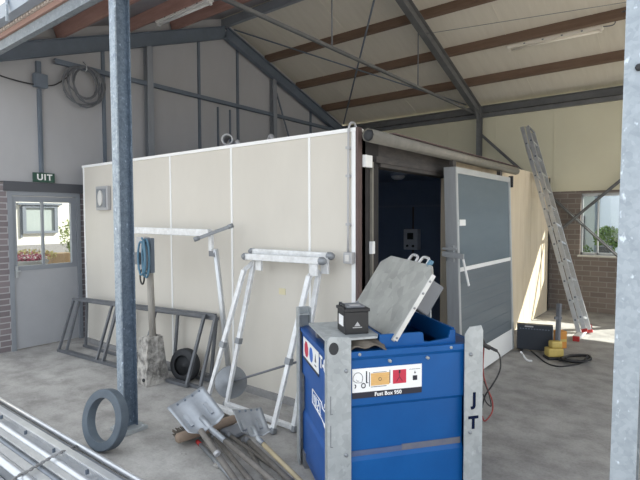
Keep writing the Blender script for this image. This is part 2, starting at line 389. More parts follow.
for i, (a, b) in enumerate(WX):
    y0, y1 = BY+.07, BY+.10; f = MB()
    f.box(a, b, y0, y1, sill, sill+.045); f.box(a, b, y0, y1, head-.02, head+.03); f.box(a, a+.03, y0, y1, sill, head); f.box(b-.03, b, y0, y1, sill, head)
    for k in ((a+.25, a+.272), (a+1.62, a+1.65)): f.box(k[0], k[1], y0, y1, sill, head)
    w = struct(f.build('window_%d' % (i+1), M['sliderframe']))
    MB().box(a+.03, b-.03, BY+.083, BY+.087, sill+.03, head).build('pane', M['glass'], w)
    MB().box(a-.03, b+.03, BY-.05, BY+.2, sill-.03, sill).build('window_sill', M['render'], w)

# roof sheets
g = MB()
def slope(y0, y1, mi):
    za, zb = zr(y0)+.17, zr(y1)+.17; g.mi = mi
    g.hexa([(GX-.3, y0, za), (4.6, y0, za), (4.6, y1, zb), (GX-.3, y1, zb), (GX-.3, y0, za+.08), (4.6, y0, za+.08), (4.6, y1, zb+.08), (GX-.3, y1, zb+.08)])
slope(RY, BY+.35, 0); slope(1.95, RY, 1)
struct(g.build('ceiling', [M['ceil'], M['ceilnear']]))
# fine seams of the far roof sheets
g = MB()
for i in range(9):
    x = GX+.75+i*1.18
    g.hexa([(x-.006, RY+.1, zr(RY+.1)+.164), (x+.006, RY+.1, zr(RY+.1)+.164), (x+.006, BY, zr(BY)+.164), (x-.006, BY, zr(BY)+.164),
            (x-.006, RY+.1, zr(RY+.1)+.172), (x+.006, RY+.1, zr(RY+.1)+.172), (x+.006, BY, zr(BY)+.172), (x-.006, BY, zr(BY)+.172)])
struct(g.build('trim_3', M['ceil']))

# ================================================================== STEEL FRAME
def post(x, y0, ztop, m, label, name='steel_post', plate=True, lean=0.0, fw=.078):
    t = thing(name, (x, y0, 0), label, 'post', 'steel posts of the shed')
    hh = .122; MB().ibeam((x, y0+hh/2, .02), (x+lean, y0+hh/2, ztop), hh, fw, .010, up=(0, 1, 0)).build('column', M['galvside'] if m is M['galv'] else m, t)  # front posts get darker zinc here, shade of web and sides painted in
    if y0 < 3: MB().bar((x, y0+.0045, .02), (x+lean, y0+.0045, ztop), fw+.001, .012, (0, 1, 0)).build('front_flange', M['flange_lit'] if m is not M['galv'] else m, t)  # brighter zinc face, light from the open side painted in
    if plate:
        MB().box(x-.10, x+.10, y0-.035, y0+.17, 0, .03).build('base_plate', M['zincplate'], t, .003)
        b = MB()
        for sx in (-.075, .075):
            for yy in (y0-.01, y0+.14): b.lathe((x+sx, yy, .02), (0, 0, 1), ((.001, .022), (.012, .022), (.012, 0)), 6)
        b.each('bolt', M['zincplate'], t)
    return t
pl = post(-3.5, 1.97, 3.62, M['galvpost_shaded'], 'galvanised steel post with base plate, grey ring leaning on its foot')
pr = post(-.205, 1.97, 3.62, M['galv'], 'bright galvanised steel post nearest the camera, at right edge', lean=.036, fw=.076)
b = MB()
for z in (2.15, .5, 3.2): b.lathe((-.20+.01*z, 1.969, z), (0, -1, 0), ((.012, 0), (.012, .008), (.001, .008)), 8)
b.each('bolt', M['rubber'], pr)
post(-3.40, 9.25, 3.75, M['steel2'], 'grey steel post against the cream back wall above the cold room', plate=False)
post(-.195, 9.25, 3.75, M['steel2'], 'grey steel post against the back wall behind the bright front post', plate=False)

def rafter(x, y0, y1, h, w, m, label):
    g = MB(); g.ibeam((x, y0, zr(y0)-h/2), (x, y1, zr(y1)-h/2), h, w, .012)
    return tag(g.build('rafter', m), label, 'rafter', 'steel roof rafters')
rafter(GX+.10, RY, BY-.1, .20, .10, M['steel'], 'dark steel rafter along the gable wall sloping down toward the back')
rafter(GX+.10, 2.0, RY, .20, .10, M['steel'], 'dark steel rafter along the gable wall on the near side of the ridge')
rafter(-3.42, RY, BY-.12, .18, .10, M['steel2'], 'grey steel rafter crossing the far roof slope above the cold room corner')
rafter(-3.42, 2.0, RY, .18, .10, M['steel2'], 'grey steel rafter over the left post on the near roof slope')
rafter(-.195, RY, BY-.12, .18, .10, M['steel2'], 'steel rafter of the right frame on the far roof slope')
rafter(-.195, 2.0, RY, .18, .10, M['steel2'], 'steel rafter over the right post on the near roof slope')
# knee plate at the back joint
g = MB(); g.prism([(-3.42, 9.36, 3.70), (-3.42, 8.95, 3.78), (-3.42, 9.26, 3.45)], (.02, 0, 0))
tag(g.build('gusset_plate', M['steel2']), 'small steel gusset plate where rafter meets the back post', 'plate')

def purlin(y, m, label, name='purlin', w=.06):
    x0, x1 = GX+.02, 4.3; c = math.atan(K)
    s = 1 if y > RY else -1
    n = V((0, math.sin(c)*s, math.cos(c)))
    g = MB(); z = zr(y)+.006
    g.bar((x0, y+n.y*.082, z+n.z*.082), (x1, y+n.y*.082, z+n.z*.082), w, .155, n)
    return tag(g.build(name, m), label, 'purlin', 'timber roof purlins')
purlin(6.88, M['wood'], 'brown timber purlin on far roof slope, first below the ridge')
purlin(7.79, M['wood'], 'brown timber purlin with the pale tube lamp below it, far roof slope')
purlin(8.66, M['wood'], 'brown timber purlin on far roof slope nearest the back eave')
purlin(4.83, M['redwood'], 'reddish timber purlin on near roof slope, first below the ridge')
purlin(3.95, M['redwood'], 'reddish timber purlin on near roof slope beside the white tube lamp')
purlin(3.05, M['redwood'], 'reddish timber purlin on near roof slope closest to the open front')
g = MB(); g.channel((GX+.02, RY, 5.06), (4.3, RY, 5.06), .14, .07)
tag(g.build('ridge_beam', M['doorframe']), 'grey steel beam along the roof ridge', 'beam')

g = MB(); g.channel((GX+.0, BY-.09, 3.72), (4.3, BY-.09, 3.72), .13, .09, side=-1); g.bar((GX, BY-.05, 3.61), (4.3, BY-.05, 3.61), .07, .07)
tag(g.build('eave_beam', M['steel2']), 'long grey steel eave beam along the top of the back wall', 'beam')
g = MB(); g.channel((-9, 2.005, 3.412), (4.4, 2.005, 3.412), .095, .055, side=1)
tag(g.build('eave_beam', M['galvside']), 'galvanised steel eave beam over the open front, top left', 'beam')
MB_ = MB().box(-9, 4.4, 1.955, 1.985, 3.462, 3.51)
tag(MB_.build('fascia_board', M['fascia']), 'thin reddish brown board above the front eave beam', 'board')
g = MB()
for i in range(220):
    x = -9+i*.061; g.box(x, x+.04, 1.935, 1.965, 3.515, 3.625); g.box(x+.04, x+.061, 1.95, 1.965, 3.515, 3.625)
tag(g.build('cladding_strip', M['sheet']), 'pale corrugated cladding strip along the front eave', 'cladding')
g = MB()
sec = [(1.925, 3.66), (1.925, 3.53), (1.84, 3.53), (1.82, 3.63), (1.835, 3.63), (1.85, 3.545), (1.91, 3.545), (1.91, 3.66)]
g.prism([(-9, y, z) for y, z in sec], (13.4, 0, 0))
gt = tag(g.build('gutter', M['gutter']), 'blue-grey zinc gutter along the front eave at the top left corner', 'gutter')
for x in (-5.0, -2.6, -.9): MB().box(x-.012, x+.012, 1.80, 1.819, 3.44, 3.66).build('gutter_bracket', M['galv'], gt)
g = MB(); g.box(-9, 4.6, 1.90, 1.945, 3.72, 3.90)  # added strip, its white stands in for the brightness above the gutter
tag(g.build('bright_edge_strip', M['strip']), 'added white strip above the gutter for the bright top left corner', 'trim')

# girt, gable columns, braces
g = MB(); g.channel((GX+.08, 2.95, 3.70), (GX+.08, BY-.2, 3.66), .06, .06)
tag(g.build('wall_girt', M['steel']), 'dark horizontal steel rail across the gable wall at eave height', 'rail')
for y, lab in ((4.33, 'dark steel column on the gable wall under the white tube lamp'), (7.08, 'dark steel column on the gable wall under the falling rafter')):
    g = MB(); g.ibeam((GX+.07, y, 2.12), (GX+.07, y, zr(y)-.2), .10, .10, .01, up=(1, 0, 0)); tag(g.build('gable_column', M['doorframe']), lab, 'column', 'gable wall columns')
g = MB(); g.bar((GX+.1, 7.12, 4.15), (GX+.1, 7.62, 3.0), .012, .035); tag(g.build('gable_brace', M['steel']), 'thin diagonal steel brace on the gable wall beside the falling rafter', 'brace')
g = MB(); g.bar((-3.5, 2.1, 3.66), (-3.5, 9.2, 3.66), .036, .036)
tag(g.build('tie_bar', M['steel2']), 'straight grey tie bar crossing the shed at eave height', 'tie bar')
for y, z, lab in ((4.72, 4.50, 'thin vertical hanger rod holding the tie bar near the ridge'), (6.94, 4.50, 'thin vertical hanger rod holding the tie bar below the far rafter')):
    g = MB(); g.tube([(-3.5, y, 3.66), (-3.5, y, zr(y)-.05)], .009, 6); tag(g.build('hanger_rod', M['cable']), lab, 'rod', 'tie bar hangers')
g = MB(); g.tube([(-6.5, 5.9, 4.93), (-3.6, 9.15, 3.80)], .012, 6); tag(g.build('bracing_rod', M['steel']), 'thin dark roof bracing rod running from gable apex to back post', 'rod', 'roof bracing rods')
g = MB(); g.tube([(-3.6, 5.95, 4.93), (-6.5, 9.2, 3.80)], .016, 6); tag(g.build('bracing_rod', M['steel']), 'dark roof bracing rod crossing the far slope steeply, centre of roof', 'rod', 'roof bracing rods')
g = MB(); g.tube([(-.2, 7.5, 4.36), (-3.5, 7.0, 4.47)], .004, 5); tag(g.build('lamp_wire', M['cable']), 'thin wire strung under the far roof slope', 'wire')
# wind braces on the back wall
def brace(p, q, lab, w=.05, m='steel2'):
    g = MB(); g.bar(p, q, w, .012, (0, 1, 0)); g.bar(V(p)+V((0, -.02, 0)), V(q)+V((0, -.02, 0)), .012, .035, (0, 1, 0))
    return tag(g.build('wind_brace', M[m]), lab, 'brace', 'back wall wind braces')
def onb(x, y, Y=BY-.10): return on(x, y, 'Y', Y)
def stretch(p, q, xa=-3.44, xb=-.24):
    d = (q-p)/(q.x-p.x); return p+d*(xa-p.x), p+d*(xb-p.x)
a, b = stretch(onb(486, 139), onb(620, 258)); brace(a, b, 'long diagonal steel brace falling to the right across the back wall and window')
a, b = stretch(onb(560, 230, BY-.15), onb(621, 180, BY-.15)); brace(a, b, 'diagonal steel brace rising to the right across the back window')

# ================================================================== LAMPS ON ROOF
def tubelamp(p, q, m, label):
    t = thing('tube_lamp', tuple(p), label, 'lamp', 'tube lamps under the roof')
    p, q = V(p), V(q); d = (q-p).normalized()
    MB().bar(p, q, .08, .045).build('housing', m, t, .006)
    MB().tube([p+d*.05+V((0, 0, -.04)), q-d*.05+V((0, 0, -.04))], .02, 8).build('tube', m, t)
    for e in (p+d*.03, q-d*.03): MB().bar(e+V((0, 0, -.06)), e+V((0, 0, -.01)), .05, .03, d).build('socket', m, t)
    g = MB()
    for k in range(1, 5):
        c = p+(q-p)*(k/5); g.box(c.x-.012, c.x+.012, c.y-.047, c.y-.043, c.z-.008, c.z+.01)
    g.each('clip', M['cable'], t)
    return t
tubelamp((-5.93, 4.0, 4.335), (-4.80, 4.0, 4.335), M['lamp'], 'white tube lamp under the near roof slope beside reddish purlin')
fl = tubelamp((-2.45, 7.89, 4.285), (-1.15, 7.89, 4.285), M['lampfar'], 'cream tube lamp under the far roof slope near the right post')
MB().tube(spline([(-1.17, 7.89, 4.30), (-1.02, 7.87, 4.29), (-.98, 7.84, 4.40), (-.85, 7.74, 4.40)]), .008, 6).build('cord', M['cable'], fl)

# ================================================================== COLD ROOM
CX0, CX1, CY0, CY1, CH = -6.49, -2.12, 3.2, 9.3, 2.355
cr = thing('cold_room', ((CX0+CX1)/2, (CY0+CY1)/2, 0), 'large cream panelled cold room with dark doorway filling the middle of the shed', 'cold room')
xs = [CX0, -5.53, -4.56, -3.58, -2.61, CX1]
for a, b in zip(xs, xs[1:]): MB().box(a, b, CY0, CY0+.1, .05, CH-.01).build('wall_panel', M['coldwall'], cr)
for x in xs[1:-1]: MB().box(x-.011, x+.011, CY0-.006, CY0, .06, CH-.03).build('joint_strip', M['strip'], cr)
MB().box(CX0-.01, CX1-.018, CY0-.012, CY0+.1, CH-.03, CH).build('top_trim', M['strip'], cr)
MB().box(CX1-.06, CX1-.02, CY0-.008, CY0, .06, CH-.03).build('corner_strip', M['strip'], cr)
MB().box(CX0, CX0+.03, CY0-.006, CY0, .06, CH-.03).build('corner_strip', M['strip'], cr)
MB().box(CX0, CX1, CY0-.03, CY0+.08, 0, .06).build('plinth', M['plinth'], cr)
OY0, OY1, OZ = 3.5, 4.95, 2.1
MB().box(CX1-.02, CX1+.004, CY0-.010, CY0+.045, .0, CH).build('edge_strip', M['jamb'], cr)
MB().box(CX1-.1, CX1, CY0+.035, OY0, 0, CH-.03).build('door_jamb', M['jambdark'], cr)
MB().box(CX1-.1, CX1, OY0, OY1, OZ+.05, CH-.02).build('door_header', M['header'], cr)
MB().box(CX1, CX1+.03, OY0-.08, OY1, OZ+.0, OZ+.05).box(CX1-.1, CX1+.02, OY0, OY1, OZ-.03, OZ).build('head_seal', M['header'], cr)
ys = [OY1, 5.9, 6.9, 7.75, 8.1, 8.45, 8.75, CY1]
for a, b in zip(ys, ys[1:]): MB().box(CX1-.1, CX1, a+.003, b-.003, 0, CH).build('front_board', M['beige'], cr)
MB().box(CX0, CX0+.1, CY0+.1, CY1, 0, CH-.02).build('end_panel', M['darkpanel'], cr)
MB().box(CX0, CX1, CY1-.1, CY1, 0, CH-.02).build('rear_panel', M['darkpanel'], cr)
MB().box(CX0+.02, CX1-.02, CY0+.1, CY1-.02, CH-.12, CH-.02).build('roof_panel', M['darkpanel'], cr)
MB().box(CX0+.1, CX1-.1, CY0+.1, CY0+.106, .0, CH-.12).build('inner_lining', M['darkblue'], cr)
MB().box(CX0+.1, CX1-.1, 7.0, 7.06, 0, CH-.12).build('partition', M['darkblue'], cr)
g = MB(); g.box(CX0+.1, CX1-.1, 6.97, 7.0, 1.82, 1.85); g.build('wall_rail', M['darkpanel'], cr)
g = MB()
for x in (-5.2, -4.4, -3.6, -2.8): g.box(x-.012, x+.012, 6.99, 7.0, 0, 1.82)
g.build('wall_joint', M['jamb'], cr)
# door guide
g = MB(); g.box(CX1+.001, CX1+.025, CY0+.165, CY0+.185, .1, 2.1); g.build('door_guide', M['railtube'], cr)
for z0, z1, ya, yb in ((2.05, 2.145, .05, .15), (1.36, 1.46, .15, .19)):
    MB().box(CX1+.005, CX1+.035, CY0+ya, CY0+yb, z0, z1).build('guide_bracket', M['strip'], cr)
# sliding rail: octagonal tube with hollow end
RX, RZ = -1.97, 2.265
rail = MB(); a = V((RX, 3.10, RZ)); L = 3.66
prof = [(.042, .06), (.052, 0), (.052, L), (.042, L), (.042, L-.06), (.001, L-.06)]
rail.lathe(a, (0, 1, 0), [(.001, .06)]+prof, 8)
rl = rail.build('door_rail', M['railtube'], cr)
MB().lathe((RX, 3.105, RZ), (0, 1, 0), ((.001, 0), (.043, 0), (.043, .01), (.001, .01)), 8).build('rail_opening_shade', M['rubber'], rl)  # dark disc painted as the shade inside the hollow tube
for y in (3.5, 4.6, 5.6, 6.5):
    MB().box(CX1, RX, y-.03, y+.03, RZ+.04, RZ+.055).build('rail_bracket', M['header'], rl)
MB().box(CX1, RX+.03, 3.45, 6.75, RZ+.05, RZ+.06).build('rail_cover', M['jamb'], cr)
# sliding door
SX0, SX1, SY0, SY1, SZ0, SZ1 = -2.0, -1.88, 4.52, 6.22, .02, 2.14
sd = MB().box(SX0+.01, SX1-.012, SY0+.02, SY1-.02, 1.16, SZ1-.05).build('sliding_door', M['slider'], cr)
MB().box(SX0+.01, SX1-.010, SY0+.02, SY1-.02, .27, 1.12).build('lower_panel', M['slider2'], sd)
g = MB()
for z in (.38, .5, .63, .75, .88, 1.0): g.box(SX1-.010, SX1-.008, SY0+.06, SY1-.05, z, z+.006)
g.build('panel_line', M['slider'], sd)
MB().box(SX0+.01, SX1-.008, SY0+.02, SY1-.02, SZ0, .27).build('kick_plate', M['strip'], sd)
MB().box(SX0, SX1, SY0, SY0+.015, SZ0, SZ1).build('edge_panel', M['slideredge'], sd)
MB().box(SX1-.03, SX1+.002, SY0+.016, SY0+.05, SZ0, SZ1).box(SX0, SX1+.002, SY1-.045, SY1, SZ0, SZ1).box(SX0, SX1+.002, SY0+.05, SY1-.045, SZ1-.06, SZ1).build('door_frame', M['sliderframe'], sd)
MB().box(SX0+.01, SX1-.002, SY0+.04, SY1-.04, 1.12, 1.16).build('middle_strip', M['strip'], sd)
MB().box(SX1-.012, SX1-.006, SY0+.09, SY0+.24, 1.57, 1.63).build('label_plate', M['strip'], sd)
g = MB(); g.box(SX1-.085, SX1-.03, SY0-.03, SY0-.001, 1.22, 1.38); g.bar((SX0-.01, SY0-.05, 1.30), (SX1+.08, SY0-.05, 1.28), .03, .05); g.bar((SX0-.01, SY0-.05, 1.35), (SX1+.01, SY0-.05, 1.35), .02, .02)
g.build('door_handle', M['slideredge'], sd)
MB().bar((SX1+.04, SY0+.03, 1.26), (SX1+.05, SY0+.14, .98), .014, .02).build('handle_strap', M['strip'], sd)
for y in (SY0+.15, SY1-.12):
    MB().box(RX-.02, RX+.02, y-.04, y+.04, SZ1, RZ-.03).build('roller_hanger', M['header'], sd)
MB().box(SX1-.02, SX1+.03, SY1+.002, SY1+.03, 2.02, 2.16).build('door_stop', M['rubber'], cr)

for o in [sd]+list(sd.children):
    for v in o.data.vertices: v.co.x += .075*(1-v.co.z/2.14)
# things on / in the cold room
t = thing('ventilation_grille', (-5.94, CY0, 1.9), 'grey square ventilation box with oval opening high on the cold room wall', 'vent')
MB().box(-6.08, -5.80, CY0-.05, CY0-.001, 1.76, 2.06).build('housing', M['vent'], t, .008)
MB().box(-6.045, -5.835, CY0-.06, CY0-.05, 1.795, 2.025).build('recess', M['frame'], t)
g = MB(); c = V((-5.94, CY0-.06, 1.91))
g.prism([c+V((.055*math.cos(i*PI/12), 0, .095*math.sin(i*PI/12))) for i in range(24)], (0, -.012, 0)); g.build('flap', M['ventin'], t)
g = MB(); g.tube(spline([(-2.185, 3.27, 2.365), (-2.185, 3.23, 2.40), (-2.19, 3.178, 2.37), (-2.195, 3.172, 2.2), (-2.20, 3.172, 1.36)], 5), .009, 8)
t = tag(g.build('conduit_pipe', M['vent']), 'thin grey conduit hooked over the cold room corner down to a switch', 'pipe')
for z in (2.2, 1.98, 1.6): MB().box(-2.215, -2.18, 3.16, 3.2, z-.01, z+.01).build('pipe_clip', M['vent'], t)
t = thing('wall_switch', (-2.185, CY0, 1.3), 'grey switch box at the lower end of the conduit on the cold room', 'switch')
MB().box(-2.225, -2.145, CY0-.06, CY0-.001, 1.29, 1.38).build('housing', M['vent'], t, .006)
MB().box(-2.205, -2.165, CY0-.068, CY0-.06, 1.31, 1.36).build('rocker', M['ventin'], t)
n0 = on(279, 288, 'Y', CY0-.002); n1 = on(285.5, 295, 'Y', CY0-.002)
tag(MB().box(n0.x, n1.x, CY0-.004, CY0-.001, n1.z, n0.z).build('paper_note', M['paper']), 'small yellowed paper note stuck on the cold room wall above trestle', 'note')
# fan ducts on the cold room roof
for px_, py_, lab, kind in ((229, 141, 'short grey duct pipe with open end on the cold room roof, leftmost', 0), (237.5, 140, 'grey pipe bend on the cold room roof right beside the open duct pipe', 1), (258, 139, 'low grey pipe bump on the cold room roof, third from left', 2), (271, 137.5, 'grey pipe arch on the cold room roof, rightmost', 3)):
    p = on(px_, py_, 'Y', 3.45); p.z = max(p.z, CH+.05); g = MB(); dv = V((.62, -.78, 0))
    if kind == 0: g.lathe(p-dv*.05, dv, ((.045, .02), (.045, .16), (.06, .16), (.06, 0), (.052, -.02), (.052, -.12)), 20); g.tube([p+V((0, .06, -.05)), V((p.x, p.y+.06, CH-.01))], .02, 8)
    else:
        R_ = (0, .055, .045, .075)[kind]; h_ = (0, 1.6, .9, 1.25)[kind]
        g.tube([(p.x-R_*math.cos(k*PI/10)*.8, p.y+R_*.4*math.cos(k*PI/10), CH-.01+R_*h_*math.sin(k*PI/10)) for k in range(11)], .024, 8)
    tag(g.build('duct_pipe', M['vent']), lab, 'duct', 'ducts on the cold room roof')
t = thing('control_box', tuple(on(410, 240, 'Y', 6.98)), 'pale control box on the wall inside the dark cold room', 'box')
bx0, bx1 = on(404, 229, 'Y', 6.9), on(418, 250, 'Y', 6.9)
MB().box(bx0.x, bx1.x, 6.88, 6.999, bx1.z, bx0.z).build('housing', M['bulb'], t, .01)
cxm = (bx0.x+bx1.x)/2
MB().box(cxm-.05, cxm+.05, 6.87, 6.88, bx0.z-.16, bx0.z-.06).build('display', M['rubber'], t)
g = MB()
for dx in (-.05, .05): g.lathe((cxm+dx, 6.88, bx1.z+.06), (0, -1, 0), ((.018, 0), (.018, .02), (.001, .02)), 10)
g.each('knob', M['rubber'], t)
t = thing('ceiling_lamp', tuple(on(398, 174, 'Z', 2.2)), 'round lamp on the ceiling inside the dark cold room', 'lamp')
p = on(398, 175, 'Z', 2.21)
MB().lathe((p.x, p.y, 2.234), (0, 0, -1), ((.001, 0), (.11, 0), (.11, .03), (.09, .035)), 20).build('base', M['darkpanel'], t)
MB().lathe((p.x, p.y, 2.234), (0, 0, -1), ((.09, .03), (.085, .06), (.05, .085), (.001, .09)), 20).build('shade', M['bulb'], t)

# ================================================================== GABLE DETAILS
t = thing('exit_sign', (GX, 2.79, 2.18), 'green exit sign with white letters above the grey door', 'sign')
MB().box(GX+.03, GX+.055, 2.665, 2.925, 2.125, 2.245).build('board', M['signgreen'], t)
text('UIT', .108, (GX+.057, 2.80, 2.185), (0, 1, 0), (0, 0, 1), M['textwhite'], t, bold=.003, space=1.18)
t = thing('junction_box', (GX+.05, 2.80, 3.4), 'dark junction box on the conduit over the exit sign', 'box')
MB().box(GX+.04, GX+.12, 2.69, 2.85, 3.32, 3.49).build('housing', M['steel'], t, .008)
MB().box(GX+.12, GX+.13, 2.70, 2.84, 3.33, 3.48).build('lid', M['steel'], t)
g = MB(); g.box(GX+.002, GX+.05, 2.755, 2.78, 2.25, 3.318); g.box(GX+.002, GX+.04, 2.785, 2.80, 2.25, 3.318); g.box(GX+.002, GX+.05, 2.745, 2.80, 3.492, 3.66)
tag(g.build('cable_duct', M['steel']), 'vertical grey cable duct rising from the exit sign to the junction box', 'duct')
g = MB(); pts = []
cc = V((GX+.12, 3.33, 3.46))
for i in range(7*20+1):
    a = 2*PI*i/20; k = i//20
    r = .235+.035*math.sin(k*2.1+1)+.012*math.sin(i*.7); ox = .055*math.sin(k*1.9)
    pts.append(cc + V((.025*math.cos(k*1.3)+.006*math.sin(i), ox+r*math.sin(a)*.93, .24-r+r*math.cos(a)*1.0-.0)))
g.tube(pts, .010, 6)
cc1 = tag(g.build('cable_coil', M['cable']), 'coil of grey cable hung on the gable wall rail', 'cable')
MB().tube([(GX+.08, 3.33, 3.78), (GX+.16, 3.33, 3.72), (GX+.17, 3.33, 3.66), (GX+.12, 3.33, 3.64)], .008, 6).build('hook', M['alu'], cc1)
g = MB(); g.tube(spline([(GX+.06, 1.9, 3.55), (GX+.08, 2.25, 3.39), (GX+.08, 2.5, 3.35), (GX+.08, 2.69, 3.345)]), .009, 6)
tag(g.build('cable', M['cableblk']), 'black cable sagging along the gable wall to the junction box left side', 'cable')
g = MB(); g.tube(spline([(GX+.08, 2.85, 3.36), (GX+.08, 2.96, 3.40), (GX+.09, 3.10, 3.52), (GX+.09, 3.16, 3.60)]), .009, 6)
tag(g.build('cable', M['cableblk']), 'short black cable rising from the junction box toward the cable coil', 'cable')

# ================================================================== OUTSIDE (left door)
HX = -13.0
t = thing('house', (HX-1, 5.0, 0), 'pale rendered house with grey window seen through the door', 'house')
MB().box(HX-4, HX, -6, 13, -.03, 5.5).build('wall', M['render'], t)
MB().box(HX, HX+.05, -6, 13, -.03, 1.02).build('base_course', M['housebase'], t)
w = MB().box(HX, HX+.08, 4.88, 5.70, 1.30, 1.36).box(HX, HX+.08, 4.88, 5.70, 1.93, 2.0).box(HX, HX+.08, 4.88, 4.96, 1.36, 1.93).box(HX, HX+.08, 5.62, 5.70, 1.36, 1.93).box(HX, HX+.12, 4.78, 5.80, 2.0, 2.05).box(HX, HX+.04, 4.84, 4.88, 1.2, 1.95).build('window_frame', M['housewin'], t)
MB().box(HX, HX+.03, 4.96, 5.62, 1.36, 1.93).build('window_pane', M['housepane'], w)
t = thing('flower_planter', (-9.5, 3.65, 0), 'stone planter of pink and yellow flowers outside the door', 'planter')
MB().lathe((-9.5, 3.66, 0), (0, 0, 1), ((.12, 0), (.16, .3), (.14, .6), (.30, .84), (.33, .9), (.30, .92)), 20).build('pot', M['pot'], t)
g = MB(); foliage(g, (-9.5, 3.66, .98), .32, .34, .09, 260, .03); g.build('blossom', M['petal'], t)
g = MB(); foliage(g, (-9.52, 3.60, 1.07), .30, .40, .05, 160, .025); foliage(g, (-9.4, 3.98, 1.0), .10, .14, .08, 80, .03); g.build('blossom', M['petal2'], t)
t = thing('shrub', (-10.6, 4.98, 0), 'loose pale green shrub outside the door', 'shrub')
g = MB(); foliage(g, (-10.6, 4.98, 1.32), .28, .28, .36, 330, .04); foliage(g, (-10.6, 5.0, .9), .2, .18, .4, 200, .045); g.build('foliage', M['leaf2'], t)
g = MB(); g.tube([(-10.6, 4.98, 0), (-10.58, 4.98, .6), (-10.6, 4.96, 1.2)], .03, 6); g.build('stem', M['handle'], t)
g = MB(); g.box(-9.7, -9.45, 4.06, 4.40, 0, 1.01)
tag(g.build('storage_box', M['box'], None, .01), 'orange-tan box standing outside behind the door window', 'box')

# OUTSIDE (back window)
t = thing('building', (-1, 18.5, 0), 'pale blue clad building outside the back window', 'building')
MB().box(-2.50, 7, 17, 21, 0, 7).build('wall', M['bluewall'], t)
g = MB()
for i in range(8): g.box(-2.5+i*1.1, -2.46+i*1.1, 16.98, 17, 0, 7)
g.build('cladding_joint', M['housewin'], t)
t = thing('annex', (-4.5, 19, 0), 'grey outbuilding with dark opening outside left part of back window', 'building')
MB().box(-9, -2.9, 19, 22, 0, 2.5).build('wall', M['greyroof'], t)
MB().prism([(-9.2, 18.6, 2.5), (-9.2, 22.2, 2.5), (-9.2, 20.4, 3.4)], (6.2, 0, 0)).build('roof', M['housewin'], t)
MB().box(-4.2, -3.2, 18.95, 19, .2, 1.7).build('opening', M['binm'], t)
t = thing('round_bush', (-2.05, 15.6, 0), 'clipped round green bush outside the back window', 'bush')
g = MB(); foliage(g, (-2.05, 15.6, 1.05), .36, .36, .36, 1500, .045); g.build('foliage', M['leaf'], t)
MB().tube([(-2.05, 15.6, 0), (-2.05, 15.6, .9)], .05, 8).build('stem', M['handle'], t)
for x, y, lab in ((-3.9, 16.2, 'dark leafy shrub outside left pane of the back window'), (-3.2, 18.2, 'low hedge shrub beside the grey outbuilding'), (.2, 16.0, 'green shrub in front of the pale blue building')):
    t = thing('garden_shrub', (x, y, 0), lab, 'shrub', 'shrubs behind the back window')
    g = MB(); foliage(g, (x, y, .45), .4, .4, .36, 400, .05); g.build('foliage', M['leaf'], t)
    MB().tube([(x, y, 0), (x, y, .5)], .04, 6).build('stem', M['handle'], t)
p0 = on(599, 246, 'Y', 12.4); p1 = on(609, 255, 'Y', 12.4)
t = thing('waste_bin', ((p0.x+p1.x)/2, 12.6, 0), 'dark waste bin outside under the back window bush', 'bin')
MB().box(p0.x, p1.x, 12.4, 12.75, 0, .95).build('body', M['binm'], t, .01)
MB().box(p0.x-.02, p1.x+.02, 12.38, 12.77, .95, 1.0).build('lid', M['binm'], t, .01)


# ================================================================== WHITE TRESTLE (leaning folded on the cold room wall)
t = thing('trestle', (-2.95, 2.8, 0), 'white folding trestle leaning on the cold room wall, two top bars', 'trestle')
def leg_two(name, foot, top, parent, w=.042, split=.45):
    foot, top = V(foot), V(top); m = foot+(top-foot)*split
    l = MB().bar(m-(top-foot)*.03, top, w, w*.8, (0, 1, 0)).build(name, M['whitealu'], parent, .004)
    MB().bar(foot, m, w*.85, w*.7, (0, 1, 0)).build('leg_extension', M['whitealu'], l, .003)
    d = (top-foot).normalized()
    MB().bar(m-d*.03, m+d*.02, w*1.25, w*1.05, (0, 1, 0)).build('leg_collar', M['frame'], l)
    MB().bar(foot, foot+d*.04, w*1.2, w*1.1, (0, 1, 0)).build('foot_cap', M['frame'], l)
    return l
fA = [on(206, 405, 'Z', .01), on(272, 433, 'Z', .01)]; fB = [on(226, 407, 'Z', .01), on(293, 431, 'Z', .01)]
tA = [on(244, 270, 'Y', 3.0), on(309, 276, 'Y', 3.0)]; tB = [on(254, 261, 'Y', 3.08), on(319, 271, 'Y', 3.08)]
for f, p in zip(fA, tA): leg_two('leg', f, p, t)
for f, p in zip(fB, tB): leg_two('leg', f, p, t)
z = V((0, 0, .03))
MB().bar(fA[0]+z, fA[1]+z, .04, .035).build('bottom_rail', M['whitealu'], t, .003)
MB().bar(fB[0]+z, fB[1]+z, .04, .035).build('bottom_rail', M['whitealu'], t, .003)
bars = [(on(246, 256.5, 'Y', 3.0), on(321, 261, 'Y', 3.0)), (on(253, 251.5, 'Y', 3.1), on(329, 256, 'Y', 3.1))]
for a, b in bars:
    tb = MB().bar(a, b, .045, .055).build('top_bar', M['whitealu'], t, .006)
    d = (b-a).normalized()
    for e, s in ((a, -1), (b, 1)):
        MB().lathe(e, d*s, ((.001, .045), (.02, .045), (.033, .02), (.033, -.01)), 10).build('bar_knob', M['frame'], tb)
for x, y, Y in ((259, 258, 3.05), (314, 262, 3.0), (325, 260, 3.08)):
    p = on(x, y, 'Y', Y); MB().box(p.x-.035, p.x+.035, Y-.012, Y+.012, p.z-.11, p.z+.02).build('hinge_plate', M['whitealu'], t, .003)
for i in (0, 1): MB().bar(tA[i], tB[i], .04, .03).build('hinge_link', M['whitealu'], t)

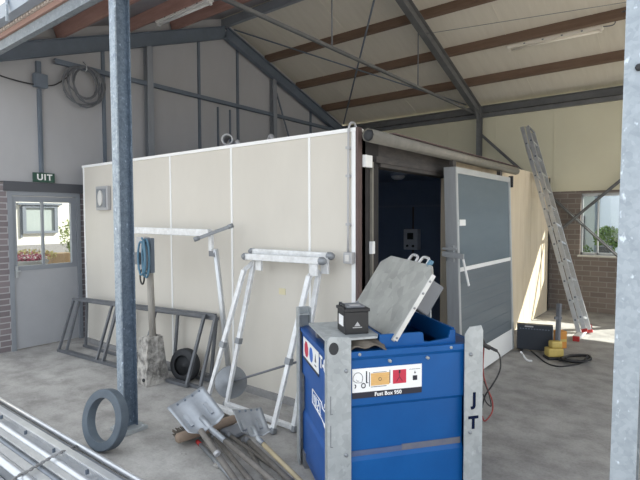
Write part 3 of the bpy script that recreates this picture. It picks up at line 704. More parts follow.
# second trestle, further left
t = thing('trestle', (-4.1, 2.9, 0), 'white trestle with one long top bar, standing behind concrete block', 'trestle')
a, b = on(117, 229.5, 'Y', 2.93), on(210, 233, 'Y', 2.93)
MB().bar(a, b, .055, .068).build('top_bar', M['whitealu'], t, .006)
c0, c1 = on(196, 239, 'Y', 2.80), on(231, 226, 'Y', 3.08)
cb = MB().bar(c0, c1, .034, .03).build('cross_bar', M['frame'], t, .004)
for e, s in ((c0, -1), (c1, 1)): MB().lathe(e, (c1-c0)*s, ((.001, .02), (.022, .02), (.022, -.03), (.018, -.03)), 10).build('bar_knob', M['frame'], cb)
p = on(211, 240, 'Y', 2.93); MB().box(p.x-.022, p.x+.022, 2.915, 2.945, p.z-.10, p.z+.06).build('hinge_plate', M['whitealu'], t, .003)
MB().box(p.x-.01, p.x+.07, 2.91, 2.95, p.z-.15, p.z-.10).build('clamp', M['cable'], t)
lg0, lg1 = on(215.5, 249, 'Y', 2.93), on(231, 389, 'Z', .0)
MB().tube([lg1, lg0], .026, 10).build('leg', M['alu'], t)
lg0, lg1 = on(121, 236, 'Y', 2.93), on(124, 372, 'Z', .0)
MB().tube([lg1, lg0], .026, 10).build('leg', M['alu'], t)

# ================================================================== GREY FRAMES LEANING ON THE WALL
def rack(bl, br, tl, tr, fr, label):
    t = thing('leaning_rack', tuple((bl+br)/2), label, 'frame', 'grey frames leaning on the wall')
    w = .030
    MB().bar(bl, br, w, w).build('bottom_rail', M['rack'], t); MB().bar(tl, tr, w, w).build('top_rail', M['rack'], t)
    for k in fr: MB().bar(bl.lerp(br, k), tl.lerp(tr, k), w, w*.8, (0, 1, 0)).build('upright', M['rack'], t)
bl, br = on(58, 350, 'Z', .02), on(188, 386, 'Z', .02); tl, tr = on(73, 299, 'Y', 2.93), on(206, 316, 'Y', 3.10)
rack(bl, br, tl, tr, (0.01, .35, .40, .68, .99), 'front grey steel frame leaning on the cold room wall, reaching nearest the door')
o = V((.13, .045, .0)); o2 = V((.10, .04, .012))
rack(bl+o, br+o, tl+o2, tr+o2, (0.0, .33, .62, 1.0), 'middle grey steel frame of the three leaning on the cold room wall')
bl2, br2 = on(76, 347, 'Z', .02)+V((0, .10, 0)), on(206, 383, 'Z', .02)+V((0, .08, 0)); tl2, tr2 = on(85, 301, 'Y', 3.05), on(218, 319, 'Y', 3.15)
rack(bl2, br2, tl2, tr2, (0.02, .40, .75, .99), 'rear grey steel frame leaning on cold room wall, sticking out furthest right')
t = thing('spare_wheel', (-4.13, 3.08, .14), 'dark rubber wheel standing behind the right end of the grey frames', 'wheel')
wc = V((-4.11, 3.02, .165)); ax = V((.25, -1, .12))
MB().lathe(wc, ax, ((.10, -.05), (.15, -.05), (.165, -.03), (.165, .03), (.15, .05), (.10, .05)), 28).build('tyre', M['rubber'], t)
MB().lathe(wc, ax, ((.10, -.03), (.10, .02), (.03, .02), (.03, .03), (.001, .03)), 20).build('hub', M['rubber'], t)

# ================================================================== SITE POWER POLE
t = thing('power_pole', (-4.36, 2.80, 0), 'weathered pole in a rough concrete block with white socket box and blue cable', 'pole')
g = MB(); x, y = -4.34, 2.79
g.hexa([(x-.12, y-.11, 0), (x+.10, y-.13, 0), (x+.12, y+.11, 0), (x-.10, y+.13, 0), (x-.088, y-.078, .46), (x+.075, y-.088, .48), (x+.088, y+.075, .47), (x-.075, y+.088, .47)])
bmesh.ops.subdivide_edges(g.bm, edges=g.bm.edges[:], cuts=6, use_grid_fill=True)
for v in g.bm.verts:
    if v.co.z > .01: v.co += V((random.uniform(-1, 1), random.uniform(-1, 1), random.uniform(-1, 1)))*.006
cbk = g.build('concrete_foot', M['concrete'], t)
g = MB(); g.lathe((x+.045, y-.117, .06), (.3, -1, .1), ((.018, -.02), (.018, .015), (.001, .015)), 10); g.build('lifting_hole', M['rubber'], cbk)
MB().tube([(x+.02, y, .46), (x-.02, y, 1.42)], .033, 10).build('pole', M['pole'], t)
bt = V((x-.02, y, 0))
bx = MB().box(bt.x-.06, bt.x+.07, y-.10, y-.03, 1.14, 1.47).build('socket_box', M['vent'], t, .006)
MB().box(bt.x-.05, bt.x+.02, y-.125, y-.10, 1.20, 1.32).build('socket_cover', M['cable'], bx, .004)
MB().box(bt.x+.07, bt.x+.13, y-.06, y-.02, 1.12, 1.46).build('side_plate', M['steel'], bx)
g = MB(); pts = []
for i in range(5*16):
    a = 2*PI*i/16; k = i/16
    pts.append((bt.x+.10+.045*math.sin(a)+.02*math.sin(k*1.7), y-.12-.02*math.cos(k*2.3), 1.30+.165*math.cos(a)-.012*k))
g.tube(spline(pts, 2), .010, 6)
tag(g.build('cable_coil', M['cableblue']), 'bundle of blue cable hung on the white socket box', 'cable')
g = MB(); g.tube([(bt.x+.05+.035*math.cos(a*PI/9), y-.11, 1.08+.07*math.sin(a*PI/9)) for a in range(18)], .009, 6, closed=True)
g.build('cable_loop', M['cableblk'], t)

# ================================================================== DISC WITH ROD
t = thing('steel_disc', (-3.36, 2.98, 0), 'round grey steel disc with thin rod, standing behind the white trestle legs', 'disc')
dc = at(231, 382, 4.32); dn = V((.75, -.45, .30)).normalized()
MB().lathe(dc, dn, ((.001, -.012), (.138, -.012), (.142, -.006), (.142, .008), (.135, .014), (.03, .014), (.03, .03), (.001, .03)), 36).build('plate', M['frame'], t)
MB().tube([dc+dn*.015, on(297, 362, 'Y', 3.10)], .010, 8).build('rod', M['cable'], t)

# ================================================================== GREY RING
g = MB(); rc = at(105, 420, 3.50); rn = V((.13, -.96, .22)).normalized()
g.lathe(rc, rn, ((.150, .020), (.152, .034), (.206, .036), (.212, .031), (.212, -.031), (.206, -.036), (.152, -.034), (.150, .020)), 64)
for f in g.bm.faces: f.smooth = False
rg = tag(g.build('rubber_ring', M['ring']), 'thick grey ring leaning against the foot of the left steel post', 'ring')
RZmin = min(v.co.z for v in rg.data.vertices)
for v in rg.data.vertices: v.co.z -= RZmin-.001

# ================================================================== STEEL PROFILES ON THE FLOOR
MP = mat('profile_zinc', (.74, .76, .79), .36, .6, var=(.58, .60, .63), scale=10); MP2 = mat('profile_dull', (.30, .325, .36), .45, .6, var=(.20, .22, .25), scale=10)
prof = [  # y, z, kind, size, material, x0, x1, description
    (1.640, .022, 't', .020, MP, -6.9, -2.05, 'thin bright round tube lying furthest from the camera in the pile'),
    (1.590, .014, 't', .013, MP2, -6.6, -2.2, 'dull thin tube second from the far side of the pile'),
    (1.535, .030, 'b', (.045, .05), MP2, -6.7, -2.1, 'dull flat box profile in the shadow behind the bolted one'),
    (1.468, .072, 'b', (.055, .085), MP, -6.8, -2.0, 'tall raised box profile with small bolts along its side'),
    (1.405, .045, 't', .031, MP, -6.9, -2.1, 'bright round tube directly in front of the bolted profile'),
    (1.345, .040, 'b', (.052, .06), MP, -6.4, -2.0, 'square bright profile second in front of the bolted profile'),
    (1.298, .052, 't', .021, MP2, -6.8, -2.2, 'dull thin tube in the middle of the pile'),
    (1.245, .048, 'b', (.055, .05), MP, -6.7, -2.1, 'flat bright profile in the middle of the pile'),
    (1.182, .060, 't', .034, MP, -6.6, -2.0, 'thick bright round tube crossed by the wire tie near its middle'),
    (1.128, .045, 'b', (.042, .05), MP2, -6.9, -2.2, 'dull square profile toward the near side of the pile'),
    (1.075, .052, 't', .030, MP, -6.5, -2.1, 'bright tube toward the near side of the pile'),
    (1.010, .045, 't', .033, MP, -6.7, -2.3, 'bright tube second from the near side of the pile'),
    (.945, .040, 'b', (.06, .055), MP2, -6.8, -2.1, 'dull box profile lying nearest the camera'),
]
for y, zc, kind, s, m, xa, xb, lab in prof:
    dy = random.uniform(-.004, .004); g = MB()
    if kind == 't':
        L = xb-xa; dz = V((0, dy/L, 0)); A, B = V((xa, y-dy/2, zc)), V((xb, y+dy/2, zc)); d = (B-A)
        g.lathe(A, d, ((s*.8, .06), (s*.8, 0), (s, 0), (s, d.length), (s*.8, d.length), (s*.8, d.length-.06)), 12)
    else:
        w, h = s; A, B = V((xa, y-dy/2, zc)), V((xb, y+dy/2, zc))
        if 'bolts' in lab: g.channel(A, B, h, w, .004, side=-1)
        else: g.bar(A, B, w, h)
        g.bar(A+V((0, 0, h/2+.001)), B+V((0, 0, h/2+.001)), w*.72, .002)
    o = tag(g.build('steel_tube' if kind == 't' else 'steel_profile', m), lab, 'tube' if kind == 't' else 'profile', 'steel lengths in the pile at lower left')
    if 'bolts' in lab:
        for k in range(9):
            xx = -6.2+k*.46; MB().box(xx-.006, xx+.006, y-.030, y-.012, .062, .088).build('bolt', M['steel'], o)
pts = [on(x, y, 'Z', zz) for x, y, zz in ((77, 446, .03), (72, 448, .08), (62, 452, .118), (50, 458, .10), (40, 464, .095), (30, 470, .10), (20, 475, .105), (8, 483, .11), (-20, 498, .11), (-45, 512, .02))]
sp = spline(pts, 8); g = MB()
for ph in (0, PI):
    g.tube([p+V((.006*math.cos(i*.7+ph), 0, .006*math.sin(i*.7+ph))) for i, p in enumerate(sp)], .0055, 6)
tag(g.build('wire_tie', M['plinth']), 'twisted wire tie laid across the pile of steel profiles', 'wire')

# ================================================================== SHOVELS, BROOM AND LOOSE HANDLES
def shovel(name, tip, sock, wid, width, end, mb, mh, label, rh=.017, sleeve=.16, mount='top'):
    t = thing(name, tuple((sock.x, sock.y, 0)), label, 'shovel', 'flat shovels')
    u = (tip-sock); L = u.length; u.normalize(); v = V(wid); v = (v-u*v.dot(u)).normalized(); n = v.cross(u).normalized()
    if n.dot(CAM-sock) < 0: n = -n
    g = MB(); NU, NV = 10, 12; grid = []
    for i in range(NU+1):
        row = []; s = i/NU
        for j in range(NV+1):
            q = j/NV*2-1
            hw = width/2*(.90+.10*s) * (1-.16*max(0, .15-s)/.15)
            z = .035*abs(q)**4*(1-.5*s) + .055*max(0, .22-s)/.22*(abs(q)**2*.4+.6) - .012*math.exp(-(q*3.5)**2)*(1-s)*-1.6
            if s > .85 and abs(q) > .85: ss = s-.03
            else: ss = s
            row.append(sock+u*(L*ss)+v*(hw*q)+n*z)
        grid.append(row)
    for layer in (0, 1):
        vs = [[g.bm.verts.new(p - n*(.003*layer)) for p in r] for r in grid]
        for i in range(NU):
            for j in range(NV):
                f = g.face([vs[i][j], vs[i+1][j], vs[i+1][j+1], vs[i][j+1]]); f.smooth = True
        if layer == 0: top_ = vs
        else:
            edge = lambda A: [A[0][j] for j in range(NV+1)] + [A[i][NV] for i in range(1, NU+1)] + [A[NU][j] for j in range(NV-1, -1, -1)] + [A[i][0] for i in range(NU-1, 0, -1)]
            E0, E1 = edge(top_), edge(vs)
            for k in range(len(E0)): g.face([E0[k], E0[(k+1) % len(E0)], E1[(k+1) % len(E0)], E1[k]])
    bl = g.build('blade', mb, t)
    r = MB()
    for q in (-.85, -.5, -.1, .3, .7): r.lathe(sock+u*(L*.93)+v*(width/2*q)+n*.004, n, ((.008, 0), (.008, .004), (.001, .005)), 6)
    r.each('rivet', M['steel'], bl)
    g = MB(); g.bar(sock+u*(L*.30)+v*(-width*.27)+n*.012, sock+u*(L*.62)+v*(-width*.27)+n*.004, .022, .014, n); g.bar(sock+u*(L*.30)+v*(width*.27)+n*.012, sock+u*(L*.62)+v*(width*.27)+n*.004, .022, .014, n)
    g.each('stiffening_rib', mb, bl)
    d = (end-sock).normalized()
    g = MB(); g.tube([sock+u*(L*.36)+n*.012, sock+u*(L*.15)+n*.028, sock+n*.034-u*.02, sock+d*sleeve+n*.02], rh*1.15, 10)
    g.build('socket', mb, t)
    MB().tube([sock+d*(sleeve-.02)+n*.02, end], rh, 10).build('handle', mh, t)
    return t
def cw(lat, dep, up): return R0*lat + V((-math.sin(yaw), math.cos(yaw), 0))*dep + V((0, 0, 1))*up
e1 = on(300, 503, 'Z', .05)
shovel('shovel', at(185, 397, 3.50), at(211, 431, 3.32), cw(.19, .16, .09), .29, e1, M['blade'], M['handle'], 'larger silver flat shovel with blade lying on the wooden broom head')
e2 = on(318, 498, 'Z', .06)
shovel('shovel', at(246, 409, 3.32), at(256, 440, 3.14), cw(.16, .10, -.02), .21, e2, M['blade2'], M['ywood'], 'smaller dull grey shovel with yellowish handle beside the trestle foot', .015, .06)
# push broom
t = thing('push_broom', (-2.95, 2.2, 0), 'wooden broom head with dark bristles lying under the larger shovel', 'broom')
h0, h1 = on(176, 439, 'Z', .07), on(238, 418, 'Z', .085)
MB().lathe(h0, h1-h0, ((.001, 0), (.022, .0), (.036, .015), (.038, .08), (.036, (h1-h0).length-.05), (.024, (h1-h0).length), (.001, (h1-h0).length)), 14).build('head', M['broomwood'], t)
g = MB(); hd = (h1-h0)
for i in range(26):
    for j in range(4):
        p = h0+hd*(.08+.84*i/26)+cw(-.05, .04, .0)+V((0, 0, -.03+.018*j)); q = p+cw(-.035, .045, -.005)+V((random.uniform(-.01, .01), random.uniform(-.01, .01), 0))
        g.tube([p-cw(-.03, .03, 0), q], .007, 4)
g.build('bristles', M['bristle'], t)
hs = h0.lerp(h1, .40)
hb = MB().tube([hs, at(201, 431, 3.20), on(247, 497, 'Z', .045)], .019, 10).build('handle', M['handle'], t)
pq = at(216, 452, 3.02); MB().tube([pq, pq+(on(247, 497, 'Z', .045)-pq).normalized()*.022], .0198, 10).build('paper_band', M['vent'], hb)
def handle(a, b, r, m, label, tip=None):
    t = thing('wooden_pole', tuple((a.x, a.y, 0)), label, 'handle', 'loose tool handles')
    MB().tube([a, b], r, 10).build('shaft', m, t)
    d = (b-a).normalized()
    MB().tube([a-d*.012, a+d*.05], r*1.12, 10).build('end_cap', tip or M['cable'], t)
    return t
handle(on(213, 435, 'Z', .04), on(265, 498, 'Z', .02), .017, M['handle'], 'dark wooden handle lying right beside the larger shovel handle')
handle(on(243, 440, 'Z', .03), on(277, 497, 'Z', .03), .013, M['handle'], 'thin dark handle pointing steeply down between the two shovels')
handle(on(246, 439, 'Z', .055), on(306, 496, 'Z', .04), .018, M['handle'], 'thick dark handle lying just left of the yellowish shovel handle')
handle(on(228, 434, 'Z', .04), on(320, 501, 'Z', .018), .014, M['handle'], 'dark handle running lowest toward the blue machine')
handle(on(198, 442, 'Z', .018), on(246, 494, 'Z', .018), .0135, M['frame'], 'thin grey metal rod with red tip left of all the handles', M['red'])
# dark scoop under the small shovel
g = MB(); sc = on(240, 436, 'Z', .02)
g.prism([sc+cw(-.16, .05, 0), sc+cw(-.02, -.06, 0), sc+cw(.07, .02, .02), sc+cw(.0, .14, .02)], (0, 0, .035))
tag(g.build('scoop_blade', M['cable'], None, .01), 'dark flat metal scoop blade on the floor behind the small shovel', 'scoop')
sp_ = on(217, 467, 'Z', 0); g = MB(); bmesh.ops.create_icosphere(g.bm, subdivisions=2, radius=.022)
for v in g.bm.verts: v.co = V((v.co.x*1.3, v.co.y, v.co.z*.6))*random.uniform(.85, 1.1)+sp_+V((0, 0, .011))
tag(g.build('stone_chip', M['stone']), 'small stone chip on the floor left of the shovel handles', 'stone')

# ================================================================== BLUE MACHINE
O = V((-1.56, 2.03, 0)); W = V((.610, .792, 0)); D = V((-.792, .610, 0)); Z = V((0, 0, 1))
def L(a, b, c): return O+W*a+D*b+Z*c
def lbox(mb, a0, a1, b0, b1, c0, c1): return mb.obox(L(a0, b0, c0), W*(a1-a0), D*(b1-b0), Z*(c1-c0))
AW, BD, HT = .948, .73, .92
t = thing('baling_machine', tuple(L(AW/2, BD/2, 0)), 'blue box machine with galvanised corner posts and tilted grey lid, front centre', 'machine')
bm_ = t
# front panel with stepped profile
g = MB()
sec = [(.028, .10), (.028, .31), (.040, .34), (.040, .605), (.024, .625), (.024, .875), (.010, .895), (.010, .925), (.06, .925), (.06, .10)]
g.prism([L(.14, b, c) for b, c in sec], W*(.84-.14)); fp = g.build('front_panel', M['blue'], t)
g = MB(); g.obox(L(.46, .036, .335), W*.37, D*.004, Z*.035); g.build('dusty_strip', M['wear'], fp)
g = MB(); g.obox(L(.15, .035, .335), W*.31, D*.004, Z*.03); g.build('worn_strip', M['bluewear'], fp)
r = MB()
for a in (.20, .378, .607, .75): r.lathe(L(a, .010, .86 if a in (.378, .607) else .91), -D, ((.009, -.02), (.009, .004), (.001, .006)), 8)
r.each('rivet', M['zincplate'], fp)
# left side panel
g = MB()
sec = [(.030, .06), (.030, .34), (.042, .37), (.042, .60), (.026, .62), (.026, .895), (.012, .905), (.012, .925), (.05, .925), (.05, .06)]
g.prism([L(a, .05, c) for a, c in sec], D*(BD-.09)); sdp = g.build('side_panel', M['blueside'], t)
lbox(MB(), .90, .93, .03, BD-.03, .10, .925).build('side_panel', M['blue'], t)
lbox(MB(), .05, .90, BD-.04, BD-.01, .10, .925).build('rear_panel', M['blue'], t)
lbox(MB(), .03, .92, .03, BD-.03, .08, .10).build('bottom_plate', M['steel'], t)
g = MB()   # deck around the hopper opening
lbox(g, .03, .33, .04, BD-.03, .90, .925); lbox(g, .80, .93, .04, BD-.03, .90, .925); lbox(g, .33, .80, .04, .05, .90, .925); lbox(g, .33, .80, .64, BD-.03, .90, .925)
g.build('top_deck', M['bluewear'], t)
# collar with notch
g = MB(); h = 1.0
cpts = [(.33, .90), (.80, .90), (.80, h), (.765, h), (.765, h-.012), (.755, h-.045), (.635, h-.06), (.60, h-.055), (.595, h-.005), (.575, h), (.33, h)]
g.prism([L(a, .05, c) for a, c in cpts], D*.015); lbox(g, .33, .345, .065, .64, .90, h); lbox(g, .785, .80, .065, .64, .90, h+.01); lbox(g, .345, .785, .625, .64, .90, h+.01)
g.build('hopper_collar', M['blue'], t)
lbox(MB(), .345, .785, .065, .625, .70, .72).build('hopper_floor', M['rubber'], t)
g = MB()
for k in range(4):
    g.tube(spline([L(.50+.06*k, .50, .76), L(.55+.05*k, .35, .86), L(.62+.03*k, .22, .90-.02*k), L(.70-.02*k, .12, .80)]), .010, 6)
g.each('inner_cable', M['cable'], t)
g = MB(); g.obox(L(.56, .20, .72), W*.16, D*.2, Z*.16); g.build('pump_block', M['cable'], t, .02)
# corner posts
def cpost(pts, ext, name='corner_post', m='zincplate'):
    g = MB(); g.prism(pts, ext); return g.build(name, M[m], t, .002)
p1 = cpost([L(a, -.004, c) for a, c in ((.014, .0), (.148, .0), (.148, .995), (.135, 1.012), (.03, 1.02), (.014, 1.0))], D*.008)
lbox(MB(), .014, .021, .004, .05, 0, .99).build('post_return', M['zincplate'], p1)
g = MB(); g.prism([L(.050, -.006, .955)+W*(.027*math.cos(i*PI/8))+Z*(.034*math.sin(i*PI/8)) for i in range(16)], D*.003); g.build('post_hole', M['rubber'], p1)
g = MB()
for c in (.83, .37): g.lathe(L(.118, -.004, c), -D, ((.011, 0), (.011, .006), (.001, .008)), 8)
g.each('rivet', M['frame'], p1)
g = MB()
for c0, c1 in ((.60, .70), (.42, .54)): lbox(g, .030, .034, -.0055, -.0035, c0, c1); lbox(g, .030, .044, -.0055, -.0035, c0, c0+.004)
g.each('post_slot', M['cable'], p1)
p2 = cpost([L(a, -.004, c) for a, c in ((.83, .0), (.948, .0), (.948, 1.0), (.935, 1.03), (.86, 1.025), (.83, .985))], D*.008)
lbox(MB(), .941, .948, .004, .06, 0, .99).build('post_return', M['zincplate'], p2)
g = MB()
for c in (.865, .41): g.lathe(L(.868, -.004, c), -D, ((.011, 0), (.011, .006), (.001, .008)), 8)
g.each('rivet', M['frame'], p2)
navy = mat('navy_letters', (.005, .010, .035), .8, spec=.1)
text('J', .10, L(.893, -.0055, .60), W, Z, navy, p2, 'letter', bold=.004); text('T', .10, L(.888, -.0055, .462), W, Z, navy, p2, 'letter', bold=.004)
p3 = MB(); lbox(p3, -.003, .005, BD-.075, BD, 0, 1.055); lbox(p3, .0, .085, BD-.008, BD, 0, 1.055); lbox(p3, .078, .085, BD-.07, BD, .93, 1.055); lbox(p3, 0, .085, BD-.075, BD, 1.01, 1.015)
p3 = p3.build('corner_post', M['zincplate'], t)
p4 = MB(); lbox(p4, .941, .951, BD-.09, BD, 0, 1.0); lbox(p4, .86, .948, BD-.008, BD, 0, 1.0); p4.build('corner_post', M['zincplate'], t)
# front sticker
st = lbox(MB(), .161, .573, .0195, .0225, .697, .828).build('warning_sticker', M['sticker'], fp)
bs = .0185
def flat(mb, a0, a1, c0, c1, b=bs, th=.0012): return lbox(mb, a0, a1, b, b+th, c0, c1)
flat(MB(), .161, .573, .664, .697, .0192, .003).build('sticker_band', M['stickerblack'], fp)
text('Fust Box 950', .030, L(.37, .0188, .679), W, Z, M['textwhite'], fp, 'lettering', bold=.0007, depth=.0004)
icon = MB()
for a0, a1, c0, c1 in ((.2395, .2465, .745, .812), (.2465, .2535, .745, .749)): flat(icon, a0, a1, c0, c1)
def arc(mb, a, c, r, t0, t1, w=.002, n=14):
    mb.tube([L(a+r*math.cos(t0+(t1-t0)*i/n), bs, c+r*1.15*math.sin(t0+(t1-t0)*i/n)) for i in range(n+1)], w, 5)
arc(icon, .225, .733, .011, 0, 2*PI, .0028); arc(icon, .173, .733, .008, -1.4, 1.4, .0028); arc(icon, .193, .775, .028, -.3, PI+.3, .0014)
icon.tube([L(.166, bs, .765), L(.185, bs, .752), L(.216, bs, .75), L(.219, bs, .77)], .0014, 5)
icon.tube([L(.185, bs, .768), L(.19, bs, .76), L(.2, bs, .762)], .0014, 5)
icon.build('forklift_icon', M['stickerblack'], st)
flat(MB(), .268, .377, .728, .797).build('crate_icon', M['stickerwood'], st)
g = MB(); flat(g, .258, .262, .725, .805); flat(g, .378, .382, .735, .808); flat(g, .268, .36, .720, .723); flat(g, .28, .36, .800, .802); arc(g, .322, .762, .008, 0, 2*PI, .0015)
g.build('crate_icon_mark', M['stickerblack'], st)
flat(MB(), .398, .478, .728, .805).build('red_icon', M['stickerred'], st)
g = MB(); flat(g, .433, .443, .785, .803, .0180); g.tube([L(.437, .018, .79), L(.437, .018, .765), L(.42, .018, .74)], .0016, 5); g.tube([L(.437, .018, .765), L(.455, .018, .74)], .0016, 5)
g.build('red_icon_mark', M['stickerblack'], st)
g = MB(); flat(g, .518, .545, .738, .765); g.prism([L(.525, bs, .782), L(.531, bs, .774), L(.538, bs, .782)], D*.001); flat(g, .529, .533, .782, .79)
for k in range(9): flat(g, .498+k*.0075, .5025+k*.0075, .800, .803)
g.build('battery_icon', M['stickerblack'], st)
# side sticker and writing
sb = .0215
def sflat(mb, b0, b1, c0, c1, a=sb): return lbox(mb, a, a+.002, b0, b1, c0, c1)
ss = sflat(MB(), .215, .62, .752, .878).build('safety_sticker', M['sticker'], sdp)
sflat(MB(), .215, .62, .735, .752).build('sticker_band', M['stickerblack'], sdp)
g = MB(); g.prism([L(.0205, .53+.055*math.cos(i*PI/4+.39), .815+.052*math.sin(i*PI/4+.39)) for i in range(8)], W*.001); g.build('stop_icon', M['stickerred'], ss)
g = MB(); g.prism([L(.0205, .40+.045*math.cos(i*PI/10), .815+.045*math.sin(i*PI/10)) for i in range(20)], W*.001); g.build('instruction_icon', M['stickerblue'], ss)
g = MB(); g.prism([L(.0205, .29, .85), L(.0205, .275, .80), L(.0205, .305, .80)], W*.001); sflat(g, .27, .31, .775, .782, .0205)
g.build('instruction_icon', M['stickerblack'], ss)
text('T-0', .095, L(.0225, .125, .835), -D, Z, M['textwhite'], sdp, 'lettering', bold=.003)
g = MB()   # outlined sloping emblem
E = lambda b, c: L(.041, b, c)
for pts in ([(.45, .585), (.22, .582), (.20, .555), (.13, .555)], [(.45, .585), (.45, .50), (.22, .487), (.16, .475), (.10, .475)], [(.41, .565), (.41, .515)], [(.38, .567), (.38, .51), (.35, .51), (.35, .567)], [(.32, .565), (.29, .565), (.29, .535), (.32, .53), (.32, .505), (.29, .505)], [(.26, .565), (.26, .50), (.24, .50)]):
    g.tube([E(*q) for q in pts], .0035, 5)
g.tube([E(.13+.045*math.cos(k*PI/9), .515+.05*math.sin(k*PI/9)) for k in range(3, 17)], .0055, 5)
g.tube(spline([E(.20, .60), E(.16, .62), E(.15, .59), E(.17, .57)], 5), .004, 5)
g.build('emblem', M['textwhite'], sdp)
# plate carrying the battery
pl2 = MB(); pl2.prism([L(a, b, .987) for a, b in ((.012, .04), (.06, .02), (.31, .03), (.335, .08), (.335, .45), (.02, .46))], Z*.012); pl2.build('top_plate', M['zincplate'], t)
lbox(MB(), .05, .30, .10, .14, .925, .987).build('plate_support', M['cable'], t)
lbox(MB(), .05, .30, .36, .40, .925, .987).build('plate_support', M['cable'], t)
# lid
B_, A_, C_ = L(.398, .034, .968), L(.378, .73, 1.0), L(.664, .033, 1.376)
e1v = (C_-B_); Ls = e1v.length; e1v.normalize(); e2v = (A_-B_); e2v = (e2v-e1v*e2v.dot(e1v)); Lb = e2v.length; e2v.normalize(); nv = e1v.cross(e2v).normalized()
if nv.dot(CAM-B_) < 0: nv = -nv
def K_(s, b, n=0): return B_+e1v*s+e2v*b+nv*n
lp = [(0.0, 0), (Ls-.05, 0), (Ls, .06), (Ls, Lb-.10), (Ls-.06, Lb), (.03, Lb), (0, Lb-.05)]
lid = MB().prism([K_(s, b) for s, b in lp], -nv*.02).build('lid', M['lid'], t, .004)
g = MB(); g.prism([K_(.01, -.004, -.004), K_(Ls-.05, -.004, -.004), K_(Ls-.05, -.004, -.03), K_(.01, -.004, -.03)], e2v*.004); es = g.build('edge_strip', M['alu'], lid)
g = MB()
for k in (.06, .5, .72, .9): g.lathe(K_(Ls*k*.9, -.004, -.016), -e2v, ((.007, 0), (.007, .004), (.001, .005)), 8)
g.each('rivet', M['frame'], es)
g = MB(); g.obox(K_(.23, .10, -.02), e1v*.20, e2v*.42, -nv*.16); g.build('motor_housing', M['cable'], lid, .01)
for b0, mm in ((.26, 'vent'), (.12, 'sliderframe')):
    g = MB(); g.tube(spline([K_(Ls-.01, b0, -.01), K_(Ls+.035, b0+.01, -.01), K_(Ls+.04, b0+.08, -.01), K_(Ls-.005, b0+.10, -.01)], 5), .009, 7); g.build('lid_clasp', M[mm], lid)
g = MB(); g.obox(K_(Ls-.02, .075, -.02), e1v*.05, e2v*.035, nv*.02); g.build('lid_clasp', M['cableblue'], lid, .004)
MB().tube([L(.385, .1, .955), L(.375, .70, .975)], .010, 8).build('lid_hinge', M['frame'], lid)
MB().tube([K_(.36, .58, -.02), L(.70, .58, .98)], .012, 8).build('lid_strut', M['frame'], t)
for c in ((.02, .05), (.82, .05), (.02, BD-.13), (.82, BD-.13)):
    lbox(MB(), c[0], c[0]+.1, c[1], c[1]+.08, 0, .10).build('foot', M['cable'], t)

# battery on the plate
t = thing('car_battery', tuple(L(.21, .18, 1.0)), 'dark car battery standing on the blue machine left of the tilted lid', 'battery')
Bx = lambda mb, a0, a1, b0, b1, c0, c1: lbox(mb, a0, a1, b0, b1, c0, c1)
Bx(MB(), .145, .285, .10, .25, 1.0, 1.125).build('case', M['black'], t, .004)
bt_ = Bx(MB(), .138, .292, .093, .257, 1.125, 1.143).build('lid', M['black'], t, .004)
g = MB(); Bx(g, .16, .27, .12, .23, 1.143, 1.156); g.build('lid_block', M['cable'], bt_, .004)
g = MB(); Bx(g, .185, .245, .125, .16, 1.156, 1.159); g.build('label_plate', M['vent'], bt_)
g = MB(); g.tube([L(.15, .13, 1.145), L(.15, .13, 1.162), L(.15, .22, 1.162), L(.15, .22, 1.145)], .005, 6); g.build('carry_handle', M['rubber'], bt_)
for a in (.165, .265): MB().lathe(L(a, .24, 1.143), Z, ((.009, 0), (.008, .018), (.001, .018)), 10).build('terminal', M['frame'], bt_)
lbox(MB(), .1435, .145, .13, .215, 1.04, 1.10).build('label_sticker', M['sticker'], t)
g = MB(); g.prism([L(.20, .0985, 1.045), L(.235, .0985, 1.045), L(.218, .0985, 1.07)], D*.001); Bx(g, .19, .245, .0985, .0995, 1.035, 1.04); g.build('printed_mark', M['vent'], t)
# crumpled rag under the plate edge
g = MB(); NX, NY = 10, 6; vs = []
for i in range(NX+1):
    row = []
    for j in range(NY+1):
        s, q = i/NX, j/NY
        row.append(g.bm.verts.new(L(.152+.20*s, .012+.085*q - .015*s, .930+.052*math.sin(s*PI)**.7*(.25+.75*q)+.010*math.sin(s*11+q*6)+.010)))
    vs.append(row)
for i in range(NX):
    for j in range(NY):
        f = g.face([vs[i][j], vs[i+1][j], vs[i+1][j+1], vs[i][j+1]]); f.smooth = True
rgm = mat('dirty_rag', (.19, .165, .135), .95, 0, var=(.09, .08, .07), scale=14)
ro = tag(g.build('crumpled_rag', rgm), 'crumpled brown rag under the battery plate on the front rim', 'rag')
so = ro.modifiers.new('thickness', 'SOLIDIFY'); so.thickness = .006
